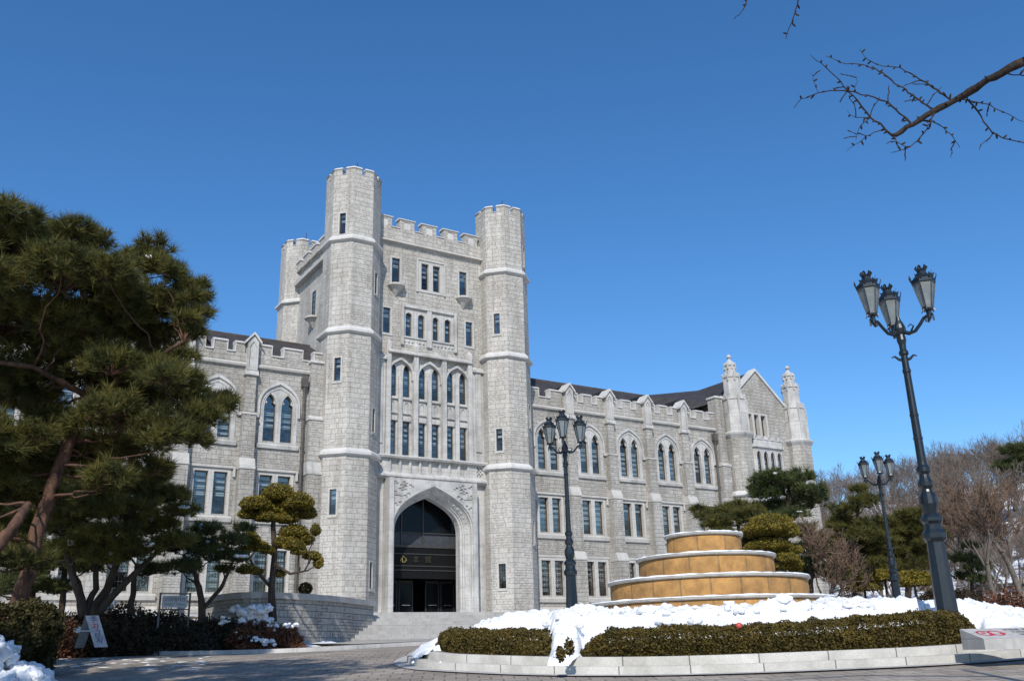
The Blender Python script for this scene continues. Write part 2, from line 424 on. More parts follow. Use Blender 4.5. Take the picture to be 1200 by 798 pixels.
# paved road sheet: fan region bounded by the kerb line, and everything in front of it
def interp_poly(pts, step):
    out = []
    for (a, b) in zip(pts, pts[1:]):
        a, b = Vector(a), Vector(b); n = max(1, math.ceil((b-a).length/step))
        out += [tuple(a.lerp(b, i/n)) for i in range(n)]
    out.append(tuple(pts[-1])); return out
def smooth_poly(pts, it=2):
    for _ in range(it):
        q = [pts[0]]
        for a, b in zip(pts, pts[1:]):
            q += [(a[0]*.75+b[0]*.25, a[1]*.75+b[1]*.25), (a[0]*.25+b[0]*.75, a[1]*.25+b[1]*.75)]
        q.append(pts[-1]); pts = q
    return pts
KL = interp_poly(smooth_poly(KERB_L), .7)
def sheet(name, mat, inner, outer, rows, dz, props):
    """surface between two polylines of equal count following the terrain"""
    V = []; n = len(inner)
    for j in range(rows+1):
        t = j/rows
        for a, b in zip(inner, outer):
            x, y = a[0]*(1-t)+b[0]*t, a[1]*(1-t)+b[1]*t; V.append((x, y, H0(x, y)+dz))
    F = [(j*n+i, j*n+i+1, (j+1)*n+i+1, (j+1)*n+i) for j in range(rows) for i in range(n-1)]
    return npmesh(name, V, F, mat, props=props, smooth=True)
RD = []
for x, y in KL:
    # sweep line from left-behind the camera to a far-right point
    RD.append((x, y))
cen = []
nK = len(KL)
for i in range(nK):
    t = i/(nK-1); cen.append((-25+t*60, 60-t*95) if False else (-24+ t*50, 58*(1-t)-32*t - 8*math.sin(math.pi*t)))
sheet('road', ROADM, cen, KL, 60, .012, dict(kind='structure'))
# kerb stone and sidewalk
def offset(pts, d):
    out = []
    for i, p in enumerate(pts):
        a = Vector(pts[max(i-1, 0)]); b = Vector(pts[min(i+1, len(pts)-1)]); t = (b-a).normalized(); out.append((p[0]-t.y*d, p[1]+t.x*d))
    return out
def ribbon(name, mat, pts, prof, props, closed=False, hz=None, uv=True):
    """prof: list of (offset, dz); swept along pts, following the terrain"""
    hz = hz or H0; mb = MB(); L = [offset_closed(pts, o) if closed else offset(pts, o) for o, _ in prof]
    n = len(pts)
    V = [(x, y, hz(*pts[i])+prof[k][1]) for k in range(len(prof)) for i, (x, y) in enumerate(L[k])]
    F = []; m = n if closed else n-1
    for k in range(len(prof)-1):
        for i in range(m):
            j = (i+1) % n; F.append((k*n+i, k*n+j, (k+1)*n+j, (k+1)*n+i))
    o = npmesh(name, V, F, mat, props=props)
    if uv:
        ul = o.data.uv_layers.new(name='UVMap'); cum = [0]
        for i in range(n): cum.append(cum[-1]+math.dist(pts[i], pts[(i+1) % n]))
        acc = [0]
        for k in range(len(prof)-1): acc.append(acc[-1]+math.hypot(prof[k+1][0]-prof[k][0], prof[k+1][1]-prof[k][1]))
        buf = []
        for k in range(len(prof)-1):
            for i in range(m): buf += [cum[i], acc[k], cum[i+1], acc[k], cum[i+1], acc[k+1], cum[i], acc[k+1]]
        ul.data.foreach_set('uv', buf)
    return o
def offset_closed(pts, d):
    out = []; n = len(pts)
    for i, p in enumerate(pts):
        a = Vector(pts[i-1]); b = Vector(pts[(i+1) % n]); t = (b-a).normalized(); out.append((p[0]-t.y*d, p[1]+t.x*d))
    return out
ribbon('road_kerb', KERBM, KL, [(0, -.05), (0, .13), (.16, .135), (.2, .1)], dict(kind='structure'))
ribbon('sidewalk', WALKM, KL, [(.16, .125), (1.3, .125), (2.4, .125), (2.42, -.1)], dict(kind='structure'))
# plaza slab between the sidewalk and the steps
pz = MB()
for x0 in range(13, 38, 2):
    for y0 in range(31, 40, 1):
        q = [(x0, y0), (x0+2, y0), (x0+2, y0+1), (x0, y0+1)]
        pz.face([(x, y, H0(x, y)+.118) for x, y in q])
pz.build('forecourt_path', WALKM, props=dict(kind='structure'))

# ================================================================ the hall
HB = Vector((25.7, 50.0, 1.8))
hall = empty('university_hall', HB, 'long grey granite gothic university hall with battlemented octagonal corner towers behind the fountain', 'building')
def arch(cx, hw, z0, zs, za, n=7, lanc=True):
    h = za-zs; P = [(cx-hw, z0), (cx-hw, zs)]
    def bz(t):
        p = [(-hw, 0), (-hw, .60*h), (-.48*hw, .84*h), (0, h)]
        c = [(1-t)**3, 3*t*(1-t)**2, 3*t*t*(1-t), t**3]
        return sum(a*b[0] for a, b in zip(c, p)), sum(a*b[1] for a, b in zip(c, p))
    L = [bz(i/n) for i in range(1, n+1)]
    P += [(cx+x, zs+z) for x, z in L]; P += [(cx-x, zs+z) for x, z in reversed(L[:-1])]
    P += [(cx+hw, zs), (cx+hw, z0)]
    return P
def rect(x0, x1, z0, z1): return [(x0, z0), (x0, z1), (x1, z1), (x1, z0)]
def inset_arch(cx, hw, z0, zs, za, d): return arch(cx, hw+d, z0-d, zs, za+d*1.25)
def band(mb, A, B, y0, y1, mi=0):
    """moulding between two open outlines of equal length (x,z), from y0 (front) to y1"""
    n = len(A)
    for i in range(n-1):
        a, b, c, d = A[i], A[i+1], B[i+1], B[i]
        mb.face([(a[0], y0, a[1]), (b[0], y0, b[1]), (c[0], y0, c[1]), (d[0], y0, d[1])], mi)
        mb.face([(d[0], y0, d[1]), (c[0], y0, c[1]), (c[0], y1, c[1]), (d[0], y1, d[1])], mi)
        mb.face([(b[0], y0, b[1]), (a[0], y0, a[1]), (a[0], y1, a[1]), (b[0], y1, b[1])], mi)
    for i in (0, n-1):
        a, d = A[i], B[i]; mb.face([(a[0], y0, a[1]), (d[0], y0, d[1]), (d[0], y1, d[1]), (a[0], y1, a[1])], mi)
# window templates: local coordinates, x along the wall, y=0 the wall face, -y outwards, z=0 the glass bottom
def glazing(parent, lights, depth, kind, bars=False, blindf=.7, rows=None):
    """glass, frame, blind as children; lights: list of (cx, hw, zs, za) arch or (cx,hw,None,ztop)"""
    g = MB(); fr = MB(); bl = MB()
    for (cx, hw, zs, za) in lights:
        pts = arch(cx, hw, 0, zs, za, 5) if zs is not None else rect(cx-hw, cx+hw, 0, za)
        y = depth-.03
        g.panel((0, y, 0), (1, 0, 0), (0, -1, 0), pts)
        f = .035
        if zs is not None: 
            band(fr, arch(cx, hw-f, 0, zs, za-f*1.3, 5), arch(cx, hw, 0, zs, za, 5), y-.03, y+.02)
        else:
            fr.box(cx-hw, cx-hw+f, y-.03, y+.02, 0, za); fr.box(cx+hw-f, cx+hw, y-.03, y+.02, 0, za); fr.box(cx-hw+f, cx+hw-f, y-.03, y+.02, za-f, za)
        fr.box(cx-hw+f, cx+hw-f, y-.03, y+.02, 0, f)
        top = za if zs is None else zs
        n = rows or max(3, round(top/.34))
        for i in range(1, n+1):
            z = top*i/(n+ (0 if zs is not None else 1)); 
            fr.box(cx-hw+f, cx+hw-f, y-.028, y+.012, z-.012, z+.012)
        if bars:
            k = max(3, int(hw*2/.13))
            for i in range(1, k):
                x = cx-hw+2*hw*i/k; fr.tube([(x, .05, 0), (x, .05, za)], .011, 4)
            for z in (.25*za, .5*za, .75*za): fr.tube([(cx-hw, .062, z), (cx+hw, .062, z)], .012, 4)
        fr.box(cx-hw-.05, cx+hw+.05, depth+.55, depth+.57, -.1, za+.1, 1)
        bx0 = cx-hw+ (2*hw)*random.uniform(.05, .3)
        if blindf > 0:
            nb_ = int(top/.34*1)
            z1 = top*(.98 if zs is None else .92); z0 = top*(1-blindf)
            zz = z1
            while zz > z0:
                bl.box(bx0, cx+hw-.02, depth+.08, depth+.09, zz-.19, zz-.0); zz -= .34
    g.build('glass', GLASS, parent, uv=False); fr.build('frame', [FRAME, DARKROOM], parent, uv=False)
    if blindf > 0: bl.build('blind', BLIND, parent, uv=False)
TEMPL = {}
def win_template(name, mk): TEMPL[name] = mk
placed = {}
def place_window(key, loc, rot=0, label=None):
    loc = Vector(loc)-HB
    if key not in placed:
        o = TEMPL[key](); placed[key] = o; o.location = loc
    else: o = copy_tree(placed[key], hall, loc)
    o.rotation_euler = (0, 0, rot); return o
def tmpl_obj(mb, mats): 
    o = mb.build('window', mats, None); o.parent = hall; o.location = -HB; return o
def t_arch2(bf):
    def mk():
        mb = MB(); za, zs = 2.86, 2.0
        out = arch(0, 1.10, -.0, 2.15, 3.42, 9)
        out = [(-1.10, -.02)]+out[1:-1]+[(1.10, -.02)]
        lt = [arch(-.50, .35, .02, zs, za-.0, 6), arch(.50, .35, .02, zs, za, 6)]
        mb.panel((0, -.03, 0), (1,0,0), (0,-1,0), out, lt, .28, .08)
        band(mb, arch(0, 1.10, 1.55, 2.15, 3.42, 9), arch(0, 1.22, 1.55, 2.15, 3.60, 9), -.13, .02)
        band(mb, arch(0, .93, 1.2, 2.15, 3.18, 9), arch(0, .97, 1.2, 2.15, 3.24, 9), -.065, -.03)
        # cusps in the light heads
        for cx in (-.50, .50):
            for s_ in (-1, 1):
                mb.solid([(cx+s_*.36, .1, 2.22), (cx+s_*.17, .1, 2.34), (cx+s_*.26, .1, 2.54)][::s_], [(cx+s_*.36, .03, 2.22), (cx+s_*.17, .03, 2.34), (cx+s_*.26, .03, 2.54)][::s_])
        mb.xprism([(-.12, -.30), (-.16, -.12), (-.03, -.02), (.02, -.02), (.02, -.30)], -1.2, 1.2)
        o = tmpl_obj(mb, TRIM2); glazing(o, [(-.50, .35, zs, za), (.50, .35, zs, za)], .25, 'a', blindf=bf, rows=7); return o
    return mk
for i, bf in enumerate((.75, .55, .85)): win_template('arch%d' % i, t_arch2(bf))
def t_rect2(h, bars, bf, hood):
    def mk():
        mb = MB()
        out = [(-1.05, -.02), (-1.05, h+.22), (1.05, h+.22), (1.05, -.02)]
        lt = [rect(-.88, -.15, .02, h), rect(.15, .88, .02, h)]
        mb.panel((0, -.03, 0), (1,0,0), (0,-1,0), out, lt, .30, .08)
        if hood:
            mb.box(-1.15, 1.15, -.14, .02, h+.2, h+.32)
            for s_ in (-1, 1): mb.box(s_*1.2-.06, s_*1.2+.06, -.14, .02, h-.25, h+.318)
        else: mb.box(-1.1, 1.1, -.06, .02, h+.2, h+.34)
        mb.xprism([(-.12, -.34), (-.16, -.12), (-.03, -.02), (.02, -.02), (.02, -.34)], -1.2, 1.2)
        o = tmpl_obj(mb, TRIM); glazing(o, [(-.515, .365, None, h), (.515, .365, None, h)], .27, 'r', bars=bars, blindf=bf); return o
    return mk
for i, bf in enumerate((.5, .3, .7)): win_template('mid%d' % i, t_rect2(2.33, False, bf, True))
for i, bf in enumerate((.8, .6, .7)): win_template('low%d' % i, t_rect2(2.28, True, bf, False))
def t_single(hw, h, corbel, surround=.16, archd=None, bars=False, bf=.5, dep=.16):
    def mk():
        mb = MB(); s_ = surround
        if archd: hole = arch(0, hw, .02, h-archd, h, 6)
        else: hole = rect(-hw, hw, .02, h)
        mb.panel((0, -.02, 0), (1,0,0), (0,-1,0), [(-hw-s_, -.02), (-hw-s_, h+s_), (hw+s_, h+s_), (hw+s_, -.02)], [hole], dep+.03, .06)
        if corbel:
            mb.lathe([(.06, -.75), (.16, -.6), (.34, -.35), (.5, -.16), (.62, -.14), (.62, -.02)], (0, 0), 12)
        else: mb.box(-hw-s_, hw+s_, -.05, .02, -.14, -.02)
        o = tmpl_obj(mb, TRIM); glazing(o, [(0, hw, (h-archd) if archd else None, h)], dep, 's', bars=bars, blindf=bf, rows=4); return o
    return mk
win_template('slit', t_single(.20, 1.42, False, .09, bf=.4, dep=.14))
win_template('slitbar', t_single(.22, 1.45, False, .09, bars=True, bf=0, dep=.22))
win_template('corbel', t_single(.28, 1.86, True, .14, bf=.3))
win_template('square', t_single(.25, 1.68, False, .13, bf=.3))

# ---- main wall of a wing
def wing(x0, x1, Y, arches, gables, zb, z_end, mat):
    mb = MB(); holes = []
    for i, a in enumerate(arches):
        holes.append(arch(a, 1.0, 11.5, 13.5, 14.75, 8))
        holes.append(rect(a-.98, a+.98, 7.35, 9.75)); holes.append(rect(a-.98, a+.98, 3.35, 5.7))
    mb.panel((0, Y, 0), (1,0,0), (0,-1,0), [(x0, zb), (x0, 16.42), (x1, 16.42), (x1, zb)], holes, .1)
    mb.face([(x0, Y+.55, 16.0), (x1, Y+.55, 16.0), (x1, Y+.55, 16.4), (x0, Y+.55, 16.4)])
    o = mb.build('wall', mat, hall)
    # plinth and strings
    t = MB()
    t.xprism([(Y-.16, 15.62), (Y-.2, 15.72), (Y-.02, 15.86), (Y+.02, 15.86), (Y+.02, 15.62)], x0, x1)
    t.build('string_course', TRIM, hall); t = MB()
    t.xprism([(Y-.22, 2.3), (Y-.22, 2.45), (Y-.02, 2.62), (Y+.02, 2.62), (Y+.02, 2.3)], x0, x1)
    t.xprism([(Y-.2, 1.2), (Y-.2, 2.3), (Y+.02, 2.3), (Y+.02, 1.2)], x0, x1)
    t.build('plinth', TRIM, hall)
    # battlements
    gs = sorted(gables)
    segs = [(x0, gs[0]-.36)]+[(a+.36, b_-.36) for a, b_ in zip(gs, gs[1:])]+[(gs[-1]+.36, x1)]
    for a, b_ in segs:
        L = b_-a
        if L > 2.2: mer = [(a, a+L*.19), (a+L*.37, a+L*.63), (b_-L*.19, b_)]
        elif L > .8: mer = [(a, a+L*.35), (b_-L*.35, b_)]
        else: mer = [(a, b_)]
        prev = None
        for (m0, m1) in mer:
            b = MB(); c = b
            b.box(m0, m1, Y, Y+.5, 16.42, 16.98)
            c.xprism([(Y-.07, 16.98), (Y-.07, 17.04), (Y+.1, 17.13), (Y+.57, 17.13), (Y+.57, 16.98)], m0-.05 if m0 > a+.01 else m0, m1+.05 if m1 < b_-.01 else m1, 1)
            c.xprism([(Y-.05, 16.42), (Y-.05, 16.98), (Y+.52, 16.98), (Y+.52, 16.42)], m0-.04, m0, 1) if m0 > a+.01 else None
            c.xprism([(Y-.05, 16.42), (Y-.05, 16.98), (Y+.52, 16.98), (Y+.52, 16.42)], m1, m1+.04, 1) if m1 < b_-.01 else None
            if prev is not None:
                c.xprism([(Y-.07, 16.42), (Y-.07, 16.47), (Y+.1, 16.54), (Y+.55, 16.54), (Y+.55, 16.42)], prev+.04, m0-.04, 1)
            prev = m1
            b.build('merlon', [mat, COPING], o)
    # buttresses with gabled heads
    for g in gables:
        u = MB()
        u.box(g-.29, g+.29, Y-.30, Y+.01, 13.0, 15.1, 0)
        u.box(g-.36, g+.36, Y-.45, Y+.01, 10.2, 12.8, 0)
        u.box(g-.40, g+.40, Y-.62, Y+.01, 6.0, 9.75, 0)
        u.box(g-.44, g+.44, Y-.82, Y+.01, 1.5, 5.55, 0)
        for (za, zb_, ya, yb, hw) in ((12.8, 13.05, .50, .30, .40), (9.75, 10.45, .66, .45, .43), (5.55, 6.2, .86, .62, .47)):
            u.xprism([(Y-ya, za), (Y-ya, za+.09), (Y-yb, zb_-.08), (Y+.01, zb_-.08), (Y+.01, za)], g-hw, g+hw, 3)
        # label stops beside the buttress
        u.xprism([(Y-.14, 12.78), (Y-.14, 12.9), (Y-.02, 13.0), (Y+.01, 13.0), (Y+.01, 12.78)], g-.62, g-.4, 1)
        u.xprism([(Y-.14, 12.78), (Y-.14, 12.9), (Y-.02, 13.0), (Y+.01, 13.0), (Y+.01, 12.78)], g+.4, g+.62, 1)
        u.xprism([(Y-.42, 15.08), (Y-.42, 15.16), (Y-.32, 15.38), (Y+.01, 15.38), (Y+.01, 15.08)], g-.38, g+.38, 1)
        sh = [(g-.30, 15.38), (g-.30, 17.05), (g, 17.42), (g+.30, 17.05), (g+.30, 15.38)]
        u.solid([(x, Y-.30, z) for x, z in sh][::-1], [(x, Y+.45, z) for x, z in sh][::-1], 1)
        hole = [(g-.19, 15.55), (g-.19, 16.75), (g, 17.08), (g+.19, 16.75), (g+.19, 15.55)]
        u.panel((0, Y-.36, 0), (1,0,0), (0,-1,0), sh, [hole], .055, .06, 1)
        A = [(g-.46, 16.92), (g, 17.47), (g+.46, 16.92)]; B = [(g-.46, 17.07), (g, 17.62), (g+.46, 17.07)]
        for s_ in (0, 1):
            q = [A[s_], A[s_+1], B[s_+1], B[s_]]
            u.solid([(x, Y-.46, z) for x, z in q], [(x, Y+.5, z) for x, z in q], 2)
        u.build('buttress', [mat, TRIM2, COPING, TRIM], hall)
A_R = [35.03+3.502*i for i in range(5)]; G_R = [36.77+3.502*i for i in range(4)]
YR, YL = 51.0, 50.4
wing(31.0, 50.62, YR, A_R, G_R, 1.2, 0, STONE_W)
A_L = [16.22-3.502*i for i in range(6)]; G_L = [14.47-3.502*i for i in range(6)]
wing(-8.0, 19.0, YL, A_L, G_L, 1.2, 0, STONE_W)
for j, (AL, Y) in enumerate(((A_R, YR), (A_L, YL))):
    for i, a in enumerate(AL):
        place_window('arch%d' % ((i+j) % 3), (a, Y, 11.38)); place_window('mid%d' % ((i*2+j) % 3), (a, Y, 7.27)); place_window('low%d' % ((i+2*j) % 3), (a, Y, 3.26))
# corner buttresses and downpipes
for (x, Y, zt) in ((18.3, YL, 16.3), (51.0, YR, 18.2)):
    u = MB(); u.box(x-.38, x+.38, Y-.35, Y+.5, 13.1, zt, 0); u.box(x-.42, x+.42, Y-.5, Y+.01, 10.4, 12.85, 0); u.box(x-.46, x+.46, Y-.7, Y+.01, 1.2, 9.7, 0)
    for za, zb_, ya, yb, hw in ((12.85, 13.12, .56, .35, .47), (9.7, 10.42, .74, .5, .5)):
        u.xprism([(Y-ya, za), (Y-ya, za+.1), (Y-yb, zb_), (Y+.01, zb_), (Y+.01, za)], x-hw, x+hw, 1)
    u.box(x-.46, x+.46, Y-.43, Y+.55, zt, zt+.14, 2)
    u.build('corner_buttress', [STONE_W, TRIM2, COPING], hall)
for (x, Y) in ((17.62, YL), (50.35, YR), (32.75, YR)):
    p = MB(); p.tube([(x, Y-.16, 1.6), (x, Y-.16, 14.9)], .085, 8)
    p.box(x-.17, x+.17, Y-.34, Y-.01, 14.8, 15.35); p.lathe([(.08, 14.5), (.16, 14.82)], (x, Y-.17), 8)
    for z in (3, 5.8, 8.5, 11.2, 12.9): p.lathe([(.12, z), (.12, z+.1)], (x, Y-.16), 8)
    p.build('downpipe', PIPE, hall)
# wing roofs
for (x0, x1, Y) in ((31.2, 54.8, YR), (-8, 20.3, YL)):
    r = MB(); yr, zr = 57.2, 19.72
    r.face([(x0, Y+.6, 16.35), (x1, Y+.6, 16.35), (x1, yr, zr), (x0, yr, zr)]); r.face([(x1, yr*2-Y, 16.35), (x0, yr*2-Y, 16.35), (x0, yr, zr), (x1, yr, zr)])
    r.face([(x0, Y+.6, 16.35), (x0, yr, zr), (x0, 2*yr-Y, 16.35)])
    ro = r.build('roof', SLATE, hall)
    c = MB(); c.tube([(x0, yr, zr+.02), (x1, yr, zr+.02)], .09, 6); c.build('ridge_tile', PIPE, ro)
    xs = [38.4+3.502*i for i in range(4)] if x0 > 30 else [15.7-3.502*i for i in range(5)]
    for x in xs:
        d = MB(); yv, zv = 54.0, 18.0
        tri = [(x-.62, 17.45), (x, 18.25), (x+.62, 17.45)]
        d.solid([(a, 53.2, b) for a, b in tri], [(a, 55.2, b) for a, b in tri], 0)
        for s_ in (-1, 1):
            d.solid([(x, 53.05, 18.27), (x+s_*.75, 53.05, 17.33), (x+s_*.75, 53.05, 17.42), (x, 53.05, 18.38)][::s_], [(x, 55.3, 18.27), (x+s_*.75, 55.3, 17.33), (x+s_*.75, 55.3, 17.42), (x, 55.3, 18.38)][::s_], 0)
        d.build('dormer_vent', [DARKROOM], ro)
bk = MB()
bk.box(31.2, 54, 63.4, 64, 1.2, 16.4); bk.build('rear_wall', STONE_W, hall); bk = MB(); bk.box(-8, 20.3, 63.4, 64, 1.2, 16.4); bk.box(-8.0, -7.5, YL+.1, 63.4, 1.2, 16.4)
bk.build('rear_wall', STONE_W, hall)

# ---- octagonal turrets
C8 = math.cos(R(22.5)); T8 = math.tan(R(22.5))
def turret(cx, cyy, stages, bands, ztop, wins, name='turret', mat=None, base=1.2, merl=True, z0=1.2):
    """stages: [(z0,z1,rf)] ; wins: {(stage, face): [(z, hw, h, key)]}, face k looks along angle k*45 deg"""
    mat = mat or STONE; mb = MB()
    for si, (za, zb_, rf) in enumerate(stages):
        a = rf*T8
        for k in range(8):
            th = k*math.pi/4; N = Vector((math.cos(th), math.sin(th), 0)); U = Vector((-math.sin(th), math.cos(th), 0))
            O = Vector((cx, cyy, 0))+N*rf; holes = []
            for (z, key, hw, h) in wins.get((si, k), []): holes.append(rect(-hw-.04, hw+.04, z, z+h+.04))
            mb.panel(O, U, N, [(-a, za), (-a, zb_), (a, zb_), (a, za)], holes, .1)
    o = mb.build(name, mat, hall)
    tb = MB(); rot = R(22.5)
    for (z, r0, r1, pr) in bands:
        tb.lathe([(r0/C8, z-.20), ((r0+pr)/C8, z-.12), ((r0+pr)/C8, z+.02), (r1/C8, z+.24)], (cx, cyy), 8, rot)
        tb.build('string_course', COPING, o); tb = MB()
    for (si, k), L in wins.items():
        rf = stages[si][2]; th = k*math.pi/4
        for (z, key, hw, h) in L:
            place_window(key, (cx+math.cos(th)*rf, cyy+math.sin(th)*rf, z), th+math.pi/2)
    if merl:
        rf = stages[-1][2]; a = rf*T8; m = MB(); c = MB(); th_ = .32; zc = ztop-.52; g = .13
        for k in range(8):
            th = k*math.pi/4; N = Vector((math.cos(th), math.sin(th), 0)); U = Vector((-math.sin(th), math.cos(th), 0)); O = Vector((cx, cyy, 0))
            ai = (rf-th_)*T8
            def Q(u, r, z): return tuple(O+N*r+U*u+Vector((0,0,z)))
            # low wall all round
            for (u0, u1, ui0, ui1, z0_, z1_, W, mi) in ((-a, a, -ai, ai, stages[-1][1], zc, m, 0),):
                W.solid([Q(u0, rf, z0_), Q(u1, rf, z0_), Q(ui1, rf-th_, z0_), Q(ui0, rf-th_, z0_)], [Q(u0, rf, z1_), Q(u1, rf, z1_), Q(ui1, rf-th_, z1_), Q(ui0, rf-th_, z1_)])
            for s_ in (-1, 1):
                o1, i1 = s_*a, s_*ai
                lo = [Q(s_*g, rf, zc), Q(o1, rf, zc), Q(i1, rf-th_, zc), Q(s_*g, rf-th_, zc)][::s_]
                hi = [Q(s_*g, rf, ztop-.1), Q(o1, rf, ztop-.1), Q(i1, rf-th_, ztop-.1), Q(s_*g, rf-th_, ztop-.1)][::s_]
                m.solid(lo, hi)
                e = .06; rr = rf+e; ao = rr*T8; ain = (rf-th_-e)*T8
                lo = [Q(s_*(g-.03), rr, ztop-.1), Q(s_*ao, rr, ztop-.1), Q(s_*ain, rf-th_-e, ztop-.1), Q(s_*(g-.03), rf-th_-e, ztop-.1)][::s_]
                hi = [Q(s_*(g-.0), rr-.12, ztop+.05), Q(s_*(rr-.12)*T8, rr-.12, ztop+.05), Q(s_*ain, rf-th_-e, ztop+.05), Q(s_*(g-.0), rf-th_-e, ztop+.05)][::s_]
                c.solid(lo, hi)
            e = .04
            c.solid([Q(-g+.02, rf+e, zc), Q(g-.02, rf+e, zc), Q(g-.02, rf-th_, zc), Q(-g+.02, rf-th_, zc)], [Q(-g+.02, rf-.05, zc+.08), Q(g-.02, rf-.05, zc+.08), Q(g-.02, rf-th_, zc+.08), Q(-g+.02, rf-th_, zc+.08)])
        m.build('battlement', mat, o); c.build('coping', COPING, o)
        fl = MB(); fl.lathe([((rf-.2)/C8, stages[-1][1]-.1), ((rf-.2)/C8, stages[-1][1]-.05)], (cx, cyy), 8, rot); fl.build('roof_slab', SLATE, o)
        rod = MB(); rod.tube([(cx+.1, cyy-.2, ztop-1), (cx+.1, cyy-.2, ztop+1.1)], .025, 4); rod.build('lightning_rod', IRON, o)
    return o
ST = [(1.2, 10.8, 1.68), (11.0, 18.1, 1.65), (18.3, 24.0, 1.63), (24.2, 28.2, 1.60)]
BD = [(10.93, 1.68, 1.65, .19), (18.23, 1.65, 1.63, .19), (24.13, 1.63, 1.60, .19)]
YT = 50.32
SB = lambda z, key='slit': (z, key, .20 if key == 'slit' else .22, 1.42 if key == 'slit' else 1.45)
# faces: 4 = -x, 5 = diagonal left front, 6 = front, 7 = diagonal right front
turret(20.33, YT, ST, BD, 29.0, {(0, 5): [SB(7.42)], (1, 5): [SB(15.1)], (3, 5): [SB(24.42)], (0, 7): [SB(3.5)], (1, 7): [SB(12.3)], (2, 7): [SB(20.9)]})
turret(31.25, YT, ST, BD, 29.0, {(0, 5): [SB(3.6, 'slitbar')], (1, 5): [SB(11.95)], (2, 5): [SB(19.7)], (0, 7): [SB(6.3)], (1, 7): [SB(13.7)], (3, 7): [SB(24.9)]})
turret(21.15, 61.9, [(a_, b_, r_-.13) for a_, b_, r_ in ST], [(a_, r_-.13, q_-.13, p_) for a_, r_, q_, p_ in BD], 29.0, {})
turret(31.25, 61.9, ST, BD, 29.0, {})

# ---- central tower wall
YW = 50.4
PX = [(23.08, 23.55), (24.0, 24.46), (25.06, 25.52), (26.0, 26.46), (27.03, 27.5), (27.97, 28.44)]
def main_wall():
    mb = MB(); holes = []
    holes.append(rect(22.75, 28.75, 2.2, 17.6))                       # the whole portal and oriel bay is set in
    holes.append(rect(23.9, 27.55, 18.95, 20.95))
    holes.append(rect(22.48, 23.08, 18.95, 20.7)); holes.append(rect(28.42, 28.95, 18.95, 20.7))
    holes.append(rect(24.95, 26.75, 22.3, 24.3)); holes.append(rect(23.05, 23.7, 22.3, 24.2)); holes.append(rect(27.95, 28.6, 22.3, 24.2))
    mb.panel((0, YW, 0), (1,0,0), (0,-1,0), [(20.1, 1.2), (20.1, 26.3), (31.2, 26.3), (31.2, 1.2)], holes, .1)
    # side and rear walls
    for X, nx_ in ((20.5, -1), (30.9, 1)):
        hs = [rect(53.6-.3, 53.6+.32, 20.9, 22.9), rect(55.5-.7, 55.5+.7, 20.9, 22.9), rect(57.5-.3, 57.5+.3, 20.9, 22.9)] if 0 else []
        mb.panel((X, 0, 0), (0, 1, 0), (nx_, 0, 0), [(50.4, 1.2), (50.4, 26.3), (61.9, 26.3), (61.9, 1.2)], hs)
    mb.panel((0, 61.9, 0), (1,0,0), (0,1,0), [(20.5, 1.2), (20.5, 26.3), (30.9, 26.3), (30.9, 1.2)])
    return mb.build('tower_wall', STONE, hall)
tw = main_wall()
t = MB()
t.xprism([(YW+.02, 25.14), (YW-.26, 25.20), (YW-.26, 25.28), (YW-.02, 25.44), (YW+.02, 25.44)], 21.4, 29.9)
t.build('string_course', TRIM, tw); t = MB(); t.box(20.1, 20.5, 52, 60.5, 25.15, 25.45); t.build('string_course', TRIM, tw)
mers = [(22.05, 23.05), (23.62, 24.66), (25.24, 26.28), (26.84, 27.88), (28.44, 29.44)]
def merlons(axis_x, mers, base, zlo, ztop):
    prev = None
    for m0, m1 in mers:
        b = MB()
        if axis_x:
            sh = rect(m0, m1, zlo, ztop-.08)
            b.box(m0, m1, base+.06, base+.5, zlo, ztop-.08); b.box(m0+.27, m1-.27, base+.04, base+.055, zlo+.04, ztop-.19, 1); b.panel((0, base, 0), (1,0,0), (0,-1,0), sh, [rect(m0+.28, m1-.28, zlo+.05, ztop-.2)], .055, .06)
            b.xprism([(base-.07, ztop-.08), (base-.07, ztop-.02), (base+.08, ztop+.06), (base+.55, ztop+.06), (base+.55, ztop-.08)], m0-.07, m1+.07, 1)
            if prev is not None: b.xprism([(base-.06, zlo), (base-.06, zlo+.05), (base+.08, zlo+.12), (base+.55, zlo+.12), (base+.55, zlo)], prev, m0, 1)
        else:
            b.box(base, base+.5, m0, m1, zlo, ztop-.08); b.box(base-.07, base+.55, m0-.07, m1+.07, ztop-.08, ztop+.05, 1)
            if prev is not None: b.box(base-.06, base+.55, prev, m0, zlo, zlo+.1, 1)
        prev = m1; b.build('merlon', [STONE, COPING], tw)
merlons(True, mers, YW, 26.3, 27.05)
merlons(False, [(51.9+1.6*i, 52.9+1.6*i) for i in range(6)], 20.3, 26.3, 27.05)
rf_ = MB(); rf_.face([(20.6, 50.9, 26.0), (30.8, 50.9, 26.0), (30.8, 61.8, 26.0), (20.6, 61.8, 26.0)]); rf_.build('tower_roof', SLATE, tw)
